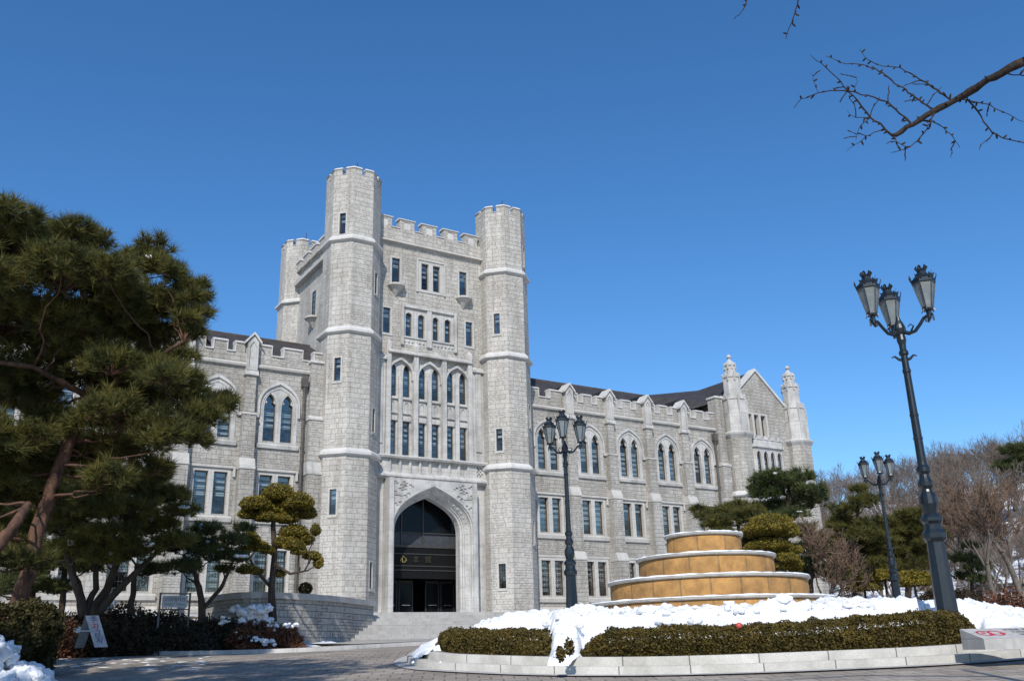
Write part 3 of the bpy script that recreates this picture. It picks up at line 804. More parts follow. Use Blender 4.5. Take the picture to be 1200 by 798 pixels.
# side windows of the tower (narrow triple)
def t_side():
    mb = MB(); mb.panel((0, -.03, 0), (1,0,0), (0,-1,0), rect(-1.05, 1.05, -.02, 2.1), [rect(-.9, -.35, .02, 1.9), rect(-.2, .2, .02, 1.9), rect(.35, .9, .02, 1.9)], .33, .05)
    o = tmpl_obj(mb, TRIM); glazing(o, [(-.625, .275, None, 1.9), (0, .2, None, 1.9), (.625, .275, None, 1.9)], .02, 's', blindf=0); return o
place_window('corbel', (23.37, YW, 22.3)); place_window('corbel', (28.27, YW, 22.3))
place_window('square', (22.78, YW, 19.0)); place_window('square', (28.69, YW, 19.0))
win_template('sidew', t_single(.28, 1.9, True, .3, bf=0, dep=.0))
for yy, zz in ((54.2, 21.8), (57.2, 21.8)): place_window('sidew', (20.48, yy, zz), -math.pi/2)
# double window
def t_dbl():
    mb = MB(); h = 1.84
    mb.panel((0, -.05, 0), (1,0,0), (0,-1,0), rect(-.98, .98, -.16, h+.28), [rect(-.68, -.16, .02, h), rect(.16, .68, .02, h)], .23, .1)
    band(mb, [(-1.06, -.2), (-1.06, h+.32), (1.06, h+.32), (1.06, -.2)], [(-.94, -.2), (-.94, h+.2), (.94, h+.2), (.94, -.2)], -.11, -.02)
    o = tmpl_obj(mb, TRIM); glazing(o, [(-.42, .26, None, h), (.42, .26, None, h)], .2, 'd', blindf=.4, rows=5); return o
win_template('dbl', t_dbl); place_window('dbl', (25.85, YW, 22.32))
def t_quad():
    mb = MB(); h = 1.62; x = [(24.08, 24.53), (24.95, 25.42), (26.01, 26.44), (26.88, 27.33)]; c0 = 25.72
    lt = [arch((a+b_)/2-c0, (b_-a)/2, .02, h-.22, h, 4) for a, b_ in x]
    mb.panel((0, -.02, 0), (1,0,0), (0,-1,0), rect(-1.9, 1.9, -.55, 1.98), lt, .25, .1)
    band(mb, [(-1.98, -.6), (-1.98, 2.1), (1.98, 2.1), (1.98, -.6)], [(-1.8, -.6), (-1.8, 1.92), (1.8, 1.92), (1.8, -.6)], -.16, 0)
    for xx in (-.98, .98): mb.box(xx-.09, xx+.09, -.1, -.02, 0, 1.75)
    mb.box(-.16, .16, -.14, -.02, -.55, 1.9); mb.box(-1.8, 1.8, -.1, -.02, -.1, 0)
    for i in range(14):
        if i in (6, 7): continue
        cx = -1.69+i*.26; mb.lathe([(.02, -.42), (.08, -.36), (.08, -.26), (.02, -.2)], (cx, -.03), 6)
    o = tmpl_obj(mb, TRIM2); glazing(o, [((a+b_)/2-c0, (b_-a)/2, h-.22, h) for a, b_ in x], .22, 'q', blindf=.45, rows=4); return o
win_template('quad', t_quad); place_window('quad', (25.72, YW, 18.98))

# ---- portal bay: limestone frame with three tiers
pb = MB(); YP = YW-.02
hs = [rect(a, b_, 11.33, 13.5) for a, b_ in PX]+[arch((a+b_)/2, (b_-a)/2, 15.05, 16.6, 17.12, 5) for a, b_ in PX]
pb.panel((0, YP+.1, 0), (1,0,0), (0,-1,0), rect(22.7, 28.8, 11.0, 17.95), hs, .22)
for a in (22.9, 24.76, 26.74, 28.62):                              # piers
    pb.box(a-.15, a+.15, YP-.22, YP+.1, 11.3, 18.35)
    pb.solid([(a-.15, YP-.22, 18.35), (a+.15, YP-.22, 18.35), (a+.15, YP+.1, 18.35), (a-.15, YP+.1, 18.35)], [(a-.03, YP-.1, 18.6), (a+.03, YP-.1, 18.6), (a+.03, YP-.02, 18.6), (a-.03, YP-.02, 18.6)])
for a in (23.77, 25.76, 27.73):
    pb.box(a-.13, a+.13, YP-.08, YP+.1, 11.3, 16.3)
    band(pb, arch(a, .78, 16.1, 16.35, 17.35, 7), arch(a, .88, 16.1, 16.35, 17.52, 7), YP-.12, YP+.1)
pb.xprism([(YP-.34, 17.72), (YP-.34, 17.82), (YP-.1, 18.0), (YP+.1, 18.0), (YP+.1, 17.72)], 22.8, 28.72)
for a, b_ in PX:
    pb.xprism([(YP-.06, 14.85), (YP-.06, 14.95), (YP+.1, 15.05), (YP+.1, 14.85)], a-.06, b_+.06)
    pb.box(a-.04, b_+.04, YP-.02, YP+.1, 13.52, 13.82); pb.box(a-.04, b_+.04, YP-.05, YP+.1, 13.95, 14.02)
    pb.panel((0, YP+.05, 0), (1,0,0), (0,-1,0), rect(a-.02, b_+.02, 14.05, 14.82), [arch((a+b_)/2, .15, 14.15, 14.45, 14.72, 4)], .05, .05)
o_bay = pb.build('portal_bay', TRIM2, hall)
for k, (a, b_) in enumerate(PX):
    pass
def t_low1():
    mb = MB(); mb.panel((0, -.0, 0), (1,0,0), (0,-1,0), rect(-.235, .235, -.03, 2.19), [rect(-.2, .2, .0, 2.15)], .05, .05); o = tmpl_obj(mb, FRAME); glazing(o, [(0, .2, None, 2.15)], .05, 't', blindf=.5, rows=6); return o
def t_up1():
    mb = MB(); band(mb, arch(0, .2, 0, 1.5, 2.0, 5), arch(0, .235, 0, 1.5, 2.06, 5), 0, .05); o = tmpl_obj(mb, FRAME); glazing(o, [(0, .2, 1.5, 2.0)], .05, 't', blindf=.5, rows=5); return o
win_template('tier1', t_low1); win_template('up1', t_up1)
for a, b_ in PX:
    place_window('tier1', ((a+b_)/2, YP+.2, 11.36)); place_window('up1', ((a+b_)/2, YP+.2, 15.08))
# balcony band
bb = MB()
bb.xprism([(YP-.5, 11.1), (YP-.55, 11.2), (YP-.3, 11.34), (YP+.1, 11.34), (YP+.1, 11.1)], 21.7, 29.65)
bb.xprism([(YP-.36, 9.86), (YP-.5, 10.0), (YP-.5, 10.1), (YP-.3, 10.28), (YP+.1, 10.28), (YP+.1, 9.86)], 21.7, 29.65)
hs = [rect(23.1+i*.665, 23.1+i*.665+.5, 10.36, 11.02) for i in range(8)]+[rect(22.0, 22.5, 10.36, 11.02), rect(28.95, 29.4, 10.36, 11.02)]
bb.panel((0, YP-.3, 0), (1,0,0), (0,-1,0), rect(21.75, 29.6, 10.28, 11.1), hs, .12, .4)
bb.box(21.76, 29.59, YP-.18, YP-.15, 10.29, 11.09)
for i in range(9): bb.box(23.06+i*.665-.05-.03+.0, 23.06+i*.665-.03, YP-.36, YP-.3, 10.28, 11.1)
for i in range(10):
    bx = 23.1+i*.665
for (x0, x1) in ((22.0, 22.5), (28.95, 29.4)):
    for i in range(4):
        for j in range(5):
            if (i+j) % 2: bb.box(x0+i*(x1-x0)/4, x0+(i+1)*(x1-x0)/4, YP-.26, YP-.18, 10.36+j*.132, 10.36+(j+1)*.132)
bb.build('balcony_band', TRIM2, hall)
# outer piers left/right of the portal bay, behind the turrets
for x0, x1 in ((21.75, 22.72), (28.8, 29.6)):
    op = MB()
    op.box(x0, x1, YP-.12, YP+.1, 11.34, 17.2)
    op.xprism([(YP-.3, 17.2), (YP-.3, 17.3), (YP-.1, 17.55), (YP+.1, 17.55), (YP+.1, 17.2)], x0, x1)
    op.box(x0, x1, YP-.1, YP+.1, 1.6, 9.86)
    op.box(x0+.2, x1-.2, YP-.2, YP-.1, 12.0, 17.2)
    op.build('pier', TRIM2, hall)
# portal arch
ZF = 1.85
pa = MB(); YO = YP-.75
def parch(hw, za, zs=6.85, n=12, z0=ZF):
    h = za-zs; P = [(25.68-hw, z0), (25.68-hw, zs)]; L = []
    for i in range(1, n+1):
        t_ = i/n; p = [(-hw, 0), (-hw, .52*h), (-.60*hw, .76*h), (0, h)]
        c_ = [(1-t_)**3, 3*t_*(1-t_)**2, 3*t_*t_*(1-t_), t_**3]; L.append((sum(a*q[0] for a, q in zip(c_, p)), sum(a*q[1] for a, q in zip(c_, p))))
    P += [(25.68+x, zs+z) for x, z in L]+[(25.68-x, zs+z) for x, z in reversed(L[:-1])]+[(25.68+hw, zs), (25.68+hw, z0)]
    return P
pa.panel((0, YO, 0), (1,0,0), (0,-1,0), rect(22.75, 28.62, ZF, 9.86), [parch(2.68, 9.5)], .06, .7)
steps_ = [(2.68, 9.5, YO), (2.68, 9.5, YO+.02)]
def ringstrip(m_, A, yA, B, yB, mi=0):
    for i in range(len(A)-1):
        m_.face([(A[i][0], yA, A[i][1]), (A[i+1][0], yA, A[i+1][1]), (B[i+1][0], yB, B[i+1][1]), (B[i][0], yB, B[i][1])], mi)
seq = [(2.68, 9.5, YO-.0), (2.60, 9.42, YO+.06), (2.60, 9.42, YO+.16), (2.36, 9.16, YO+.50), (2.36, 9.16, YO+.58), (2.28, 9.07, YO+.60), (2.28, 9.07, YO+.70), (2.19, 8.96, YO+.76), (2.19, 8.96, YO+1.3)]
for (a0, z0_, y0_), (a1, z1_, y1_) in zip(seq, seq[1:]): ringstrip(pa, parch(a0, z0_), y0_, parch(a1, z1_), y1_)
band(pa, parch(2.68, 9.5), parch(2.80, 9.64), YO-.09, YO+.02)
# outer shafts
for x in (22.9, 28.47): pa.box(x-.15, x+.15, YO-.12, YO, ZF, 9.86)
# carved rosettes along the splay and the spandrels
P1 = parch(2.48, 9.29, n=20); acc = 0; last = P1[0]
pts = []
for q in P1:
    dseg = math.dist(q, last); k = int(dseg/.3)
    for i in range(k): pts.append((last[0]+(q[0]-last[0])*(i+1)/(k+1), last[1]+(q[1]-last[1])*(i+1)/(k+1)))
    pts.append(q); last = q
lastp = None
for q in pts:
    if q[1] < ZF+.3 or (lastp and math.dist(q, lastp) < .26): continue
    lastp = q
    mbz = Vector((q[0], YO+.33, q[1])); r_ = .075
    s_ = -1 if q[0] < 25.68 else 1
    pa.solid([tuple(mbz+Vector((s_*.05, -.05, dz))) for dz in (-r_, 0, r_)]+[tuple(mbz+Vector((s_*.05, .06, 0)))], [tuple(mbz+Vector((-s_*.06, -.0, dz*.5))) for dz in (-r_, 0, r_)]+[tuple(mbz+Vector((-s_*.05, .04, 0)))])
for s_ in (-1, 1):
    rr = random.Random(3)
    for i in range(26):
        u, v_ = rr.uniform(.1, 1), rr.uniform(0, 1)
        x = 25.68+s_*(2.72-2.2*(1-u)*v_**.3 if False else rr.uniform(.5, 2.7)); z = 9.72-rr.uniform(.05, 1.4)
        xx = abs(x-25.68)
        lim = 9.5-(xx/2.8)**1.6*2.3
        if z < lim+.22: continue
        pa.lathe([(.02, 0), (.1, .03), (.1, .07), (.02, .1)], (0, 0), 6) if 0 else pa.box(x-.09, x+.09, YO-.05, YO+.01, z-.04, z+.05)
        pa.tube([(x, YO-.03, z), (x+.12*s_, YO-.06, z+.1), (x+.26*s_, YO-.02, z+.04)], .03, 5)
pa.build('portal_arch', TRIM2, hall)
# vestibule
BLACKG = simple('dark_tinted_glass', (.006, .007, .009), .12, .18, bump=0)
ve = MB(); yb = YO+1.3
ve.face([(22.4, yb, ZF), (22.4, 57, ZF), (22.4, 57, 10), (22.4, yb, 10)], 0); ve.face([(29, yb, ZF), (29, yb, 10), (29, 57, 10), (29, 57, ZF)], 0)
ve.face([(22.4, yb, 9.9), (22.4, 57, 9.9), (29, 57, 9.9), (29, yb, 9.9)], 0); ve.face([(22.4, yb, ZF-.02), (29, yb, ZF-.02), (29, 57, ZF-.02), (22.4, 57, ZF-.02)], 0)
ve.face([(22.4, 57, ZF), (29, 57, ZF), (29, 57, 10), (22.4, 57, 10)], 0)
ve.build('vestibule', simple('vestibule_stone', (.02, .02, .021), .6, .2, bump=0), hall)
en = MB(); ye = YO+1.9
for x in (24.5, 25.95): en.box(x-.04, x+.04, ye, ye+.1, 6.2, 9.4)
en.box(22.4, 29, ye-.05, ye+.15, 6.1, 6.24); en.box(22.4, 29, ye-.05, ye+.15, 6.95, 7.0)
en.box(22.4, 29, ye, ye+.4, 4.3, 6.1, 1)
for z in (4.75, 5.0, 5.7): en.box(22.4, 29, ye-.04, ye, z, z+.05)
en.build('entrance_screen', [FRAME, simple('dark_bronze_panel', (.006, .006, .006), .6, .15, bump=0)], hall)
tp = MB(); tp.face([(22.45, ye+.06, 6.24), (29, ye+.06, 6.24), (29, ye+.06, 6.95), (22.45, ye+.06, 6.95)]); tp.build('transom_panel', simple('grey_transom_glass', (.05, .053, .06), .4, .2, bump=0), hall)
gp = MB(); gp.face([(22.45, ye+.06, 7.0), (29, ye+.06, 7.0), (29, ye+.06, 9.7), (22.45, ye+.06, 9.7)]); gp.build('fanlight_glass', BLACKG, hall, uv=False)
DOORM0 = 0
DOORM = simple('dark_door_frame', (.022, .022, .023), .5, .3, bump=0)
for i, x in enumerate((23.0, 24.05, 25.1, 26.9, 27.95)):
    d = MB(); w_ = .98; yd = ye+1.6
    for (a, b_, c_, e) in ((0, .09, 0, 2.45), (w_-.09, w_, 0, 2.45), (.09, w_-.09, 0, .22), (.09, w_-.09, 2.3, 2.45)): d.box(x+a, x+b_, yd, yd+.06, ZF+c_, ZF+e)
    od = d.build('door', DOORM, hall)
    g = MB(); g.face([(x+.09, yd+.03, ZF+.22), (x+w_-.09, yd+.03, ZF+.22), (x+w_-.09, yd+.03, ZF+2.3), (x+.09, yd+.03, ZF+2.3)]); g.build('glass', BLACKG, od, uv=False)
    h = MB(); h.tube([(x+.2, yd-.06, ZF+1.0), (x+.75, yd-.06, ZF+1.0)], .025, 6); h.build('handle', simple('steel_handle', (.5, .5, .48), .3, .5, .9, bump=0), od)
def text_obj(name, body, size, mat, parent, loc, rot, extrude=.01, align='CENTER', sx=1, bold=0):
    cu = bpy.data.curves.new(name, 'FONT'); cu.body = body; cu.size = size; cu.extrude = extrude; cu.align_x = align; cu.align_y = 'CENTER'; cu.offset = bold
    to = bpy.data.objects.new(name, cu); COL.objects.link(to)
    dg = bpy.context.evaluated_depsgraph_get(); me = bpy.data.meshes.new_from_object(to.evaluated_get(dg)); bpy.data.objects.remove(to)
    me.materials.clear(); me.materials.append(mat)
    o = link(name, me, parent); 
    o.location = Vector(loc)-(worldloc(parent) if parent else Vector((0,0,0))); o.rotation_euler = rot; o.scale = (sx, 1, 1); return o
DGOLD = simple('dark_gold_letter', (.05, .042, .025), .5, .4, .3, bump=0)  # darker gold for the letters after the first
for i, ch in enumerate('心本館'):
    text_obj('letter', ch, .46, GOLD if i == 0 else DGOLD, hall, (24.62+i*.82, ye-.06, 5.38), (R(90), 0, 0))

# ---- gabled transept at the right end
YG = 50.75; XG = 55.35
tg = MB()
gp_ = [(51.9, 1.2), (51.9, 18.2), (52.6, 18.6), (XG, 21.0), (58.3, 18.5), (59.2, 18.2), (59.2, 1.2)]
lan = [(53.55, .30), (54.45, .24), (55.2, .26), (55.95, .24)]
hs = [rect(53.87, 56.2, 15.55, 17.4), rect(53.4, 57.0, 10.9, 14.4), rect(53.95, 56.45, 4.0, 8.6)]
tg.panel((0, YG, 0), (1,0,0), (0,-1,0), gp_, hs, .12)
tg.panel((51.6, 0, 0), (0,1,0), (-1,0,0), [(YG, 1.2), (YG, 18.3), (66, 18.3), (66, 1.2)])
tg.panel((59.1, 0, 0), (0,1,0), (1,0,0), [(YG, 1.2), (YG, 18.3), (66, 18.3), (66, 1.2)])
otg = tg.build('gable_wall', STONE_W, hall)
cp_ = MB()
for s_ in (-1, 1):
    a = (XG+s_*.0, 21.2); b_ = (XG+s_*3.15, 18.4)
    q = [(a[0], a[1]-.22), (b_[0], b_[1]-.22), (b_[0], b_[1]), (a[0], a[1])][::s_]
    cp_.solid([(x, YG-.14, z) for x, z in q][::-1], [(x, YG+.6, z) for x, z in q][::-1])
cp_.build('coping', COPING, otg)
rr_ = MB(); 
rr_.face([(51.4, YG+.5, 18.1), (XG, YG+.5, 20.95), (XG, 72, 20.95), (51.4, 72, 18.1)]); rr_.face([(59.2, YG+.5, 18.1), (59.2, 72, 18.1), (XG, 72, 20.95), (XG, YG+.5, 20.95)])
rr_.face([(45.0, YG+4.5, 16.2), (51.4, YG+.8, 18.1), (XG, YG+.8, 21.0), (XG, 57.3, 21.0), (48.6, 57.3, 19.7)])
rr_.build('roof', SLATE, hall)
def t_trip():
    mb = MB(); h = 1.78
    mb.panel((0, -.04, 0), (1,0,0), (0,-1,0), rect(-1.2, 1.25, -.04, h+.16), [rect(-1.05, -.5, .02, h), rect(-.25, .25, .02, h), rect(.5, 1.05, .02, h)], .4, .08)
    o = tmpl_obj(mb, TRIM); glazing(o, [(-.775, .275, None, h), (0, .25, None, h), (.775, .275, None, h)], .36, 'd', blindf=0, rows=4); return o
win_template('trip', t_trip); place_window('trip', (55.0, YG, 15.55))
# oriel bay
ob = MB(); prof = [(53.2, YG), (53.7, YG-.75), (56.7, YG-.75), (57.2, YG)]
for (p0, p1, nl) in ((prof[0], prof[1], 0), (prof[1], prof[2], 4), (prof[2], prof[3], 0)):
    U = Vector((p1[0]-p0[0], p1[1]-p0[1], 0)); L = U.length; U.normalize(); N = Vector((U.y, -U.x, 0))
    if nl: hs = [arch(L*(i+.5)/nl, .24, 11.0, 13.75, 14.25, 5) for i in range(nl)]
    else: hs = [arch(L*.5, .22, 11.0, 13.75, 14.2, 5)]
    ob.panel((p0[0], p0[1], 0), U, N, rect(0, L, 9.8, 14.6), hs, .2)
def offp(e): return [(53.2-e, YG), (53.7-e*.6, YG-.75-e), (56.7+e*.6, YG-.75-e), (57.2+e, YG)]
ob.prism(offp(.16), 14.5, 14.72); ob.prism(offp(.02), 14.72, 15.12, ); ob.prism(offp(.12), 9.5, 9.8); ob.prism(offp(-.25), 9.0, 9.5, 0, offp(.02))
for i in range(5):
    x = 53.5+i*.745; ob.box(x-.24 if i else x, x+.24, YG-.82, YG-.55, 15.12, 15.42)
ob.box(53.45, 56.95, YG-.80, YG-.56, 15.12, 15.2)
ob.build('oriel_window', TRIM2, hall)
def t_or():
    mb = MB(); band(mb, arch(0, .21, 0, 2.75, 3.2, 5), arch(0, .245, 0, 2.75, 3.26, 5), 0, .05); o = tmpl_obj(mb, FRAME); glazing(o, [(0, .21, 2.75, 3.2)], .05, 't', blindf=.8, rows=8); return o
win_template('oriel', t_or)
for i in range(4): place_window('oriel', (53.7+3.0*(i+.5)/4, YG-.6, 11.03))
place_window('oriel', (53.5, YG-.26, 11.03), math.atan2(-.75, .5)); place_window('oriel', (56.9, YG-.26, 11.03), math.atan2(.75, .5))
lowb = MB(); lowb.panel((0, YG-.03, 0), (1,0,0), (0,-1,0), rect(53.85, 56.55, 3.9, 8.7), [arch(54.55, .5, 4.1, 7.6, 8.3, 5), arch(55.85, .5, 4.1, 7.6, 8.3, 5)], .3, .1); lowb.box(53.85, 56.55, YG+.3, YG+.35, 3.9, 8.7, 1)
lowb.build('ground_window', [TRIM2, DARKROOM], hall)
# pinnacled turrets
for cx in (52.62, 59.3):
    cyy = YG-.05; rf = 1.05
    sh = turret(cx, cyy, [(1.2, 10.6, 1.12), (10.9, 15.1, rf)], [(10.75, 1.12, rf, .22)], 0, {}, 'gable_turret', STONE_W, merl=False)
    pn = MB(); rot = R(22.5); r1 = .98
    pn.lathe([(rf/C8, 15.05), ((rf+.2)/C8, 15.3), ((rf+.24)/C8, 15.42), (r1/C8, 15.62), (r1/C8, 17.0), ((r1+.02)/C8, 17.02), ((r1+.02)/C8, 17.08), (.93/C8, 17.1), (.88/C8, 18.2), (.6/C8, 18.4)], (cx, cyy), 8, rot)
    pn.lathe([(.66/C8, 18.3), (.62/C8, 20.0), (.4/C8, 20.2)], (cx, cyy), 8, rot)
    pn.lathe([(.44/C8, 20.1), (.38/C8, 21.1), (.28/C8, 21.3), (.10, 21.55), (.08, 21.62), (.2, 21.72), (.2, 21.8), (.05, 21.98)], (cx, cyy), 8, rot)
    for zz, rr0, s_ in ((18.15, .90, .34), (20.0, .64, .26), (21.0, .42, .18)):
        for k in range(8):
            th = k*math.pi/4; N = Vector((math.cos(th), math.sin(th), 0)); U = Vector((-N.y, N.x, 0)); O = Vector((cx, cyy, zz))+N*rr0
            tri = [O-U*s_, O+U*s_, O+Vector((0,0,s_*1.5))]
            pn.solid([tuple(p-N*.1) for p in tri], [tuple(p+N*.05) for p in tri])
            th2 = th+math.pi/8; N2 = Vector((math.cos(th2), math.sin(th2), 0)); O2 = Vector((cx, cyy, zz))+N2*(rr0*1.06)
            pn.solid([tuple(O2+Vector((dx, dy, -.3))) for dx, dy in ((-.06, -.06), (.06, -.06), (.06, .06), (-.06, .06))], [tuple(O2+Vector((dx, dy, s_*.9))) for dx, dy in ((-.04, -.04), (.04, -.04), (.04, .04), (-.04, .04))])
    for k in range(8):     # panel ribs
        th = k*math.pi/4+math.pi/8; N = Vector((math.cos(th), math.sin(th), 0)); p = Vector((cx, cyy, 0))+N*(r1/C8-.02)
        pn.tube([p+Vector((0,0,15.6)), p+Vector((0,0,18.1))], .06, 4)
    pn.build('pinnacle', TRIM2, sh)

# ---------------------------------------------------------------- steps and retaining wall
st = MB(); y0, z0_ = 37.6, .56; n = 9; rise = (ZF-z0_)/n; tread = .33
for i in range(n):
    xl = 15.62+i*.19
    st.box(xl, 33.0, y0+i*tread, y0+(i+1)*tread+(.02 if i < n-1 else 0), z0_-.3 if i == 0 else z0_+rise*i-.02, z0_+rise*(i+1))
st.box(17.3, 36.0, y0+n*tread, 49.6, ZF-.5, ZF); st.box(22.6, 28.8, 49.6, 52, ZF-.3, ZF-.003)
st.build('entrance_steps', STEPM, props=dict(label='broad flight of pale granite steps leading up to the pointed entrance arch', category='steps'))
WP = [at(438, 703.5, 43.0), at(420, 700, 41.5), at(402, 697, 39.6), at(380, 695.5, 38.3), at(360, 694.5, 37.3), at(340, 692.5, 36.6), at(300, 688, 35.5), at(262, 684, 36.5), at(238, 683, 40.0)]
WP2 = smooth_poly([(p.x, p.y) for p in WP], 2); ZR = 2.28
rw = MB(); inn = offset(WP2, -.5)
for i in range(len(WP2)-1):
    a, b_, c_, d_ = WP2[i], WP2[i+1], inn[i+1], inn[i]
    rw.solid([(*p, -.1) for p in (a, b_, c_, d_)], [(*p, ZR-.22) for p in (a, b_, c_, d_)])
o_rw = rw.build('retaining_wall', BLOCKM, props=dict(label='low curved retaining wall of rough grey blocks left of the entrance steps', category='wall'))
rc = MB(); ou = offset(WP2, .12); inn2 = offset(WP2, -.62)
for i in range(len(WP2)-1):
    q = (ou[i], ou[i+1], inn2[i+1], inn2[i]); rc.solid([(*p, ZR-.22) for p in q], [(*p, ZR) for p in q])
rc.build('coping', STEPM, o_rw)

# ================================================================ planter, snow, hedge, fountain
PO = [(9.18, 18.65), (9.5, 16.9), (10.1, 14.9), (11.1, 13.4), (12.35, 12.35), (13.6, 11.6), (15.4, 10.6), (17.4, 10.15), (20.5, 10.6), (24.5, 12.6), (27.6, 16), (28.6, 20), (27.2, 24), (23.5, 26.8), (19, 27.4), (15, 25.9), (12, 23.3), (10.1, 21.0)]
def chaikin(p, it):
    for _ in range(it):
        q = []
        for i in range(len(p)):
            a, b = p[i], p[(i+1) % len(p)]; q += [(a[0]*.75+b[0]*.25, a[1]*.75+b[1]*.25), (a[0]*.25+b[0]*.75, a[1]*.25+b[1]*.75)]
        p = q
    return p
PC = chaikin(PO, 3)
if sum(a[0]*b[1]-b[0]*a[1] for a, b in zip(PC, PC[1:]+PC[:1])) < 0: PC = PC[::-1]
# positive offset = inwards for counter-clockwise outlines
def kerb_uvmat():
    m = Mat('planter_granite', .85, .2); P = m.geo(); uv = m.coord('UV')
    b = m.n('ShaderNodeTexBrick'); b.inputs['Scale'].default_value = 1; b.inputs['Brick Width'].default_value = 1.25; b.inputs['Row Height'].default_value = .6
    b.inputs['Mortar Size'].default_value = .012; b.inputs['Color1'].default_value = (.50, .485, .45, 1); b.inputs['Color2'].default_value = (.43, .415, .385, 1); b.inputs['Mortar'].default_value = (.17, .16, .14, 1)
    m.l(uv, b.inputs['Vector'])
    c = m.mix(.6, b.outputs[0], m.ramp(m.noise(1.4, 6, .7, P), [(.34, (.62, .6, .56)), (.6, (1.08, 1.08, 1.06))]), 'MULTIPLY')
    c = m.mix(.5, c, m.ramp(m.noise(30, 3, .6, P), [(.3, (.8, .8, .8)), (.7, (1.15, 1.15, 1.15))]), 'MULTIPLY')
    m.color(c); nb = m.bump(b.outputs[1], .6, -.015); m.bump(m.noise(25, 4, .6, P), .3, .01, nb); return m.m
PKM = kerb_uvmat()
pk = empty('planter_kerb', (12, 13, H0(12, 13)), 'two-tier pale granite kerb curving round the snowy fountain bed', 'kerb')
def pk_part(name, prof):
    o = ribbon(name, PKM, PC, prof, None, closed=True); o.parent = pk
    o.location = -Vector(pk.location); return o
pk_part('kerb_tier', [(-.02, -.1), (-.02, .155), (.0, .165), (.30, .165)])
pk_part('kerb_tier', [(.28, .1), (.28, .305), (.30, .32), (.56, .32), (.56, .1)])
ribbon('gutter', KERBM, PC, [(-.32, .018), (-.2, .03), (-.02, .03)], dict(kind='structure'), closed=True)

CX, CYY = 18.6, 18.4
ang = np.array([math.atan2(y-CYY, x-CX) for x, y in PC]); rad = np.array([math.hypot(x-CX, y-CYY) for x, y in PC])
o_ = np.argsort(ang); ang, rad = ang[o_], rad[o_]
def r_out(t): return float(np.interp(t, ang, rad, period=2*math.pi))
def pxcol(x, y):       # bearing of a plan point seen from the photographer, degrees
    return math.degrees(math.atan2(x, y))
def bearing(px, py): r = ray(px, py); return math.degrees(math.atan2(r.x, r.y))
B = {k: bearing(k, 760) for k in (497, 508, 640, 650, 684, 690, 1150, 1163)}
# hedge sectors in bearing: 503..645 and 683..1153 px columns
H1 = (bearing(499, 760), bearing(645, 760)); H2 = (bearing(681, 760), bearing(1150, 740))
def hedge_mask(x, y):
    b_ = pxcol(x, y)
    d = math.hypot(x, y)
    if d > 21.5: return 0
    m = 0
    for a, c in (H1, H2): m = max(m, ss(a-.3, a+.25, b_)*(1-ss(c-.25, c+.3, b_)))
    return m
def free_edge(x, y):
    if math.hypot(x, y) > 23.5: return 0
    b_ = pxcol(x, y)
    return max(1-ss(H1[0]-.1, H1[0]+.5, b_), ss(H1[1]-.1, H1[1]+.35, b_)*(1-ss(H2[0]-.5, H2[0]+.0, b_)))
def snow_h(x, y, e):
    if e < 0: return H0(x, y)+.30+.05+e*.78+.05*noise.fractal(Vector((x*6, y*6, 4)), .9, 2.2, 3)
    base = H0(x, y)+.30
    plate = .74+.06*fbm(x*.25+3, y*.25)
    plate -= .30*ss(30, 25.5, pxcol(x, y)) 
    free = base+.05+(plate-base)*ss(-.15, 2.6, e)**.8
    hedge_z = base-.12+(plate-base+.07)*ss(1.0, 2.3, e)
    m = hedge_mask(x, y)
    z = free*(1-m)+hedge_z*m
    lump = .10*noise.fractal(Vector((x*1.1, y*1.1, 3)), .8, 2.1, 5)+.035*noise.fractal(Vector((x*5, y*5, 1)), .8, 2.1, 4)
    rid = (1-abs(noise.noise(Vector((x*2.3, y*2.3, 9)))))**3*.10
    k = ss(.0, .5, e)*(1-.55*ss(3.2, 6, e))
    if m > .5: k *= ss(.7, 1.2, e)
    return z+(lump*1.45+rid-.05)*k+.05*noise.fractal(Vector((x*9, y*9, 4)), .9, 2.2, 3)*k
NA, NR = 900, 110
V = []; F = []
for i in range(NA):
    t = -math.pi+2*math.pi*i/NA; ro = r_out(t)-.34; ex = .40*free_edge(CX+ro*math.cos(t), CYY+ro*math.sin(t))*(.8+.5*noise.noise(Vector((t*30, 0, 2))))
    for j in range(NR):
        u = (j/(NR-1))**1.6; e = u*(ro-.3+ex)-ex; r = ro-e
        x, y = CX+r*math.cos(t), CYY+r*math.sin(t); V.append((x, y, snow_h(x, y, e)))
for i in range(NA):
    for j in range(NR-1):
        a = i*NR+j; b_ = ((i+1) % NA)*NR+j; F.append((a, b_, b_+1, a+1))
npmesh('snow_bank', V, F, SNOW, smooth=True, props=dict(kind='stuff', label='heaped white snow covering the round planter bed behind the clipped hedges'))
def blob_mesh(items, sub=2, seed=0, amp=.3):
    """lumpy balls: items (x,y,z,rx,rz)"""
    import bmesh
    bm = bmesh.new(); bmesh.ops.create_icosphere(bm, subdivisions=sub, radius=1)
    v0 = np.array([v.co[:] for v in bm.verts]); f0 = np.array([[v.index for v in f.verts] for f in bm.faces]); bm.free()
    V = []; F = []; k = 0
    for i, (x, y, z, rx, rz) in enumerate(items):
        for p in v0:
            q = Vector(p)*(1+amp*noise.fractal(Vector(p)*1.4+Vector((i*3.1+seed, 0, 0)), .8, 2, 4))
            V.append((x+q.x*rx, y+q.y*rx, z+q.z*rz))
        F.append(f0+k); k += len(v0)
    return V, np.concatenate(F)
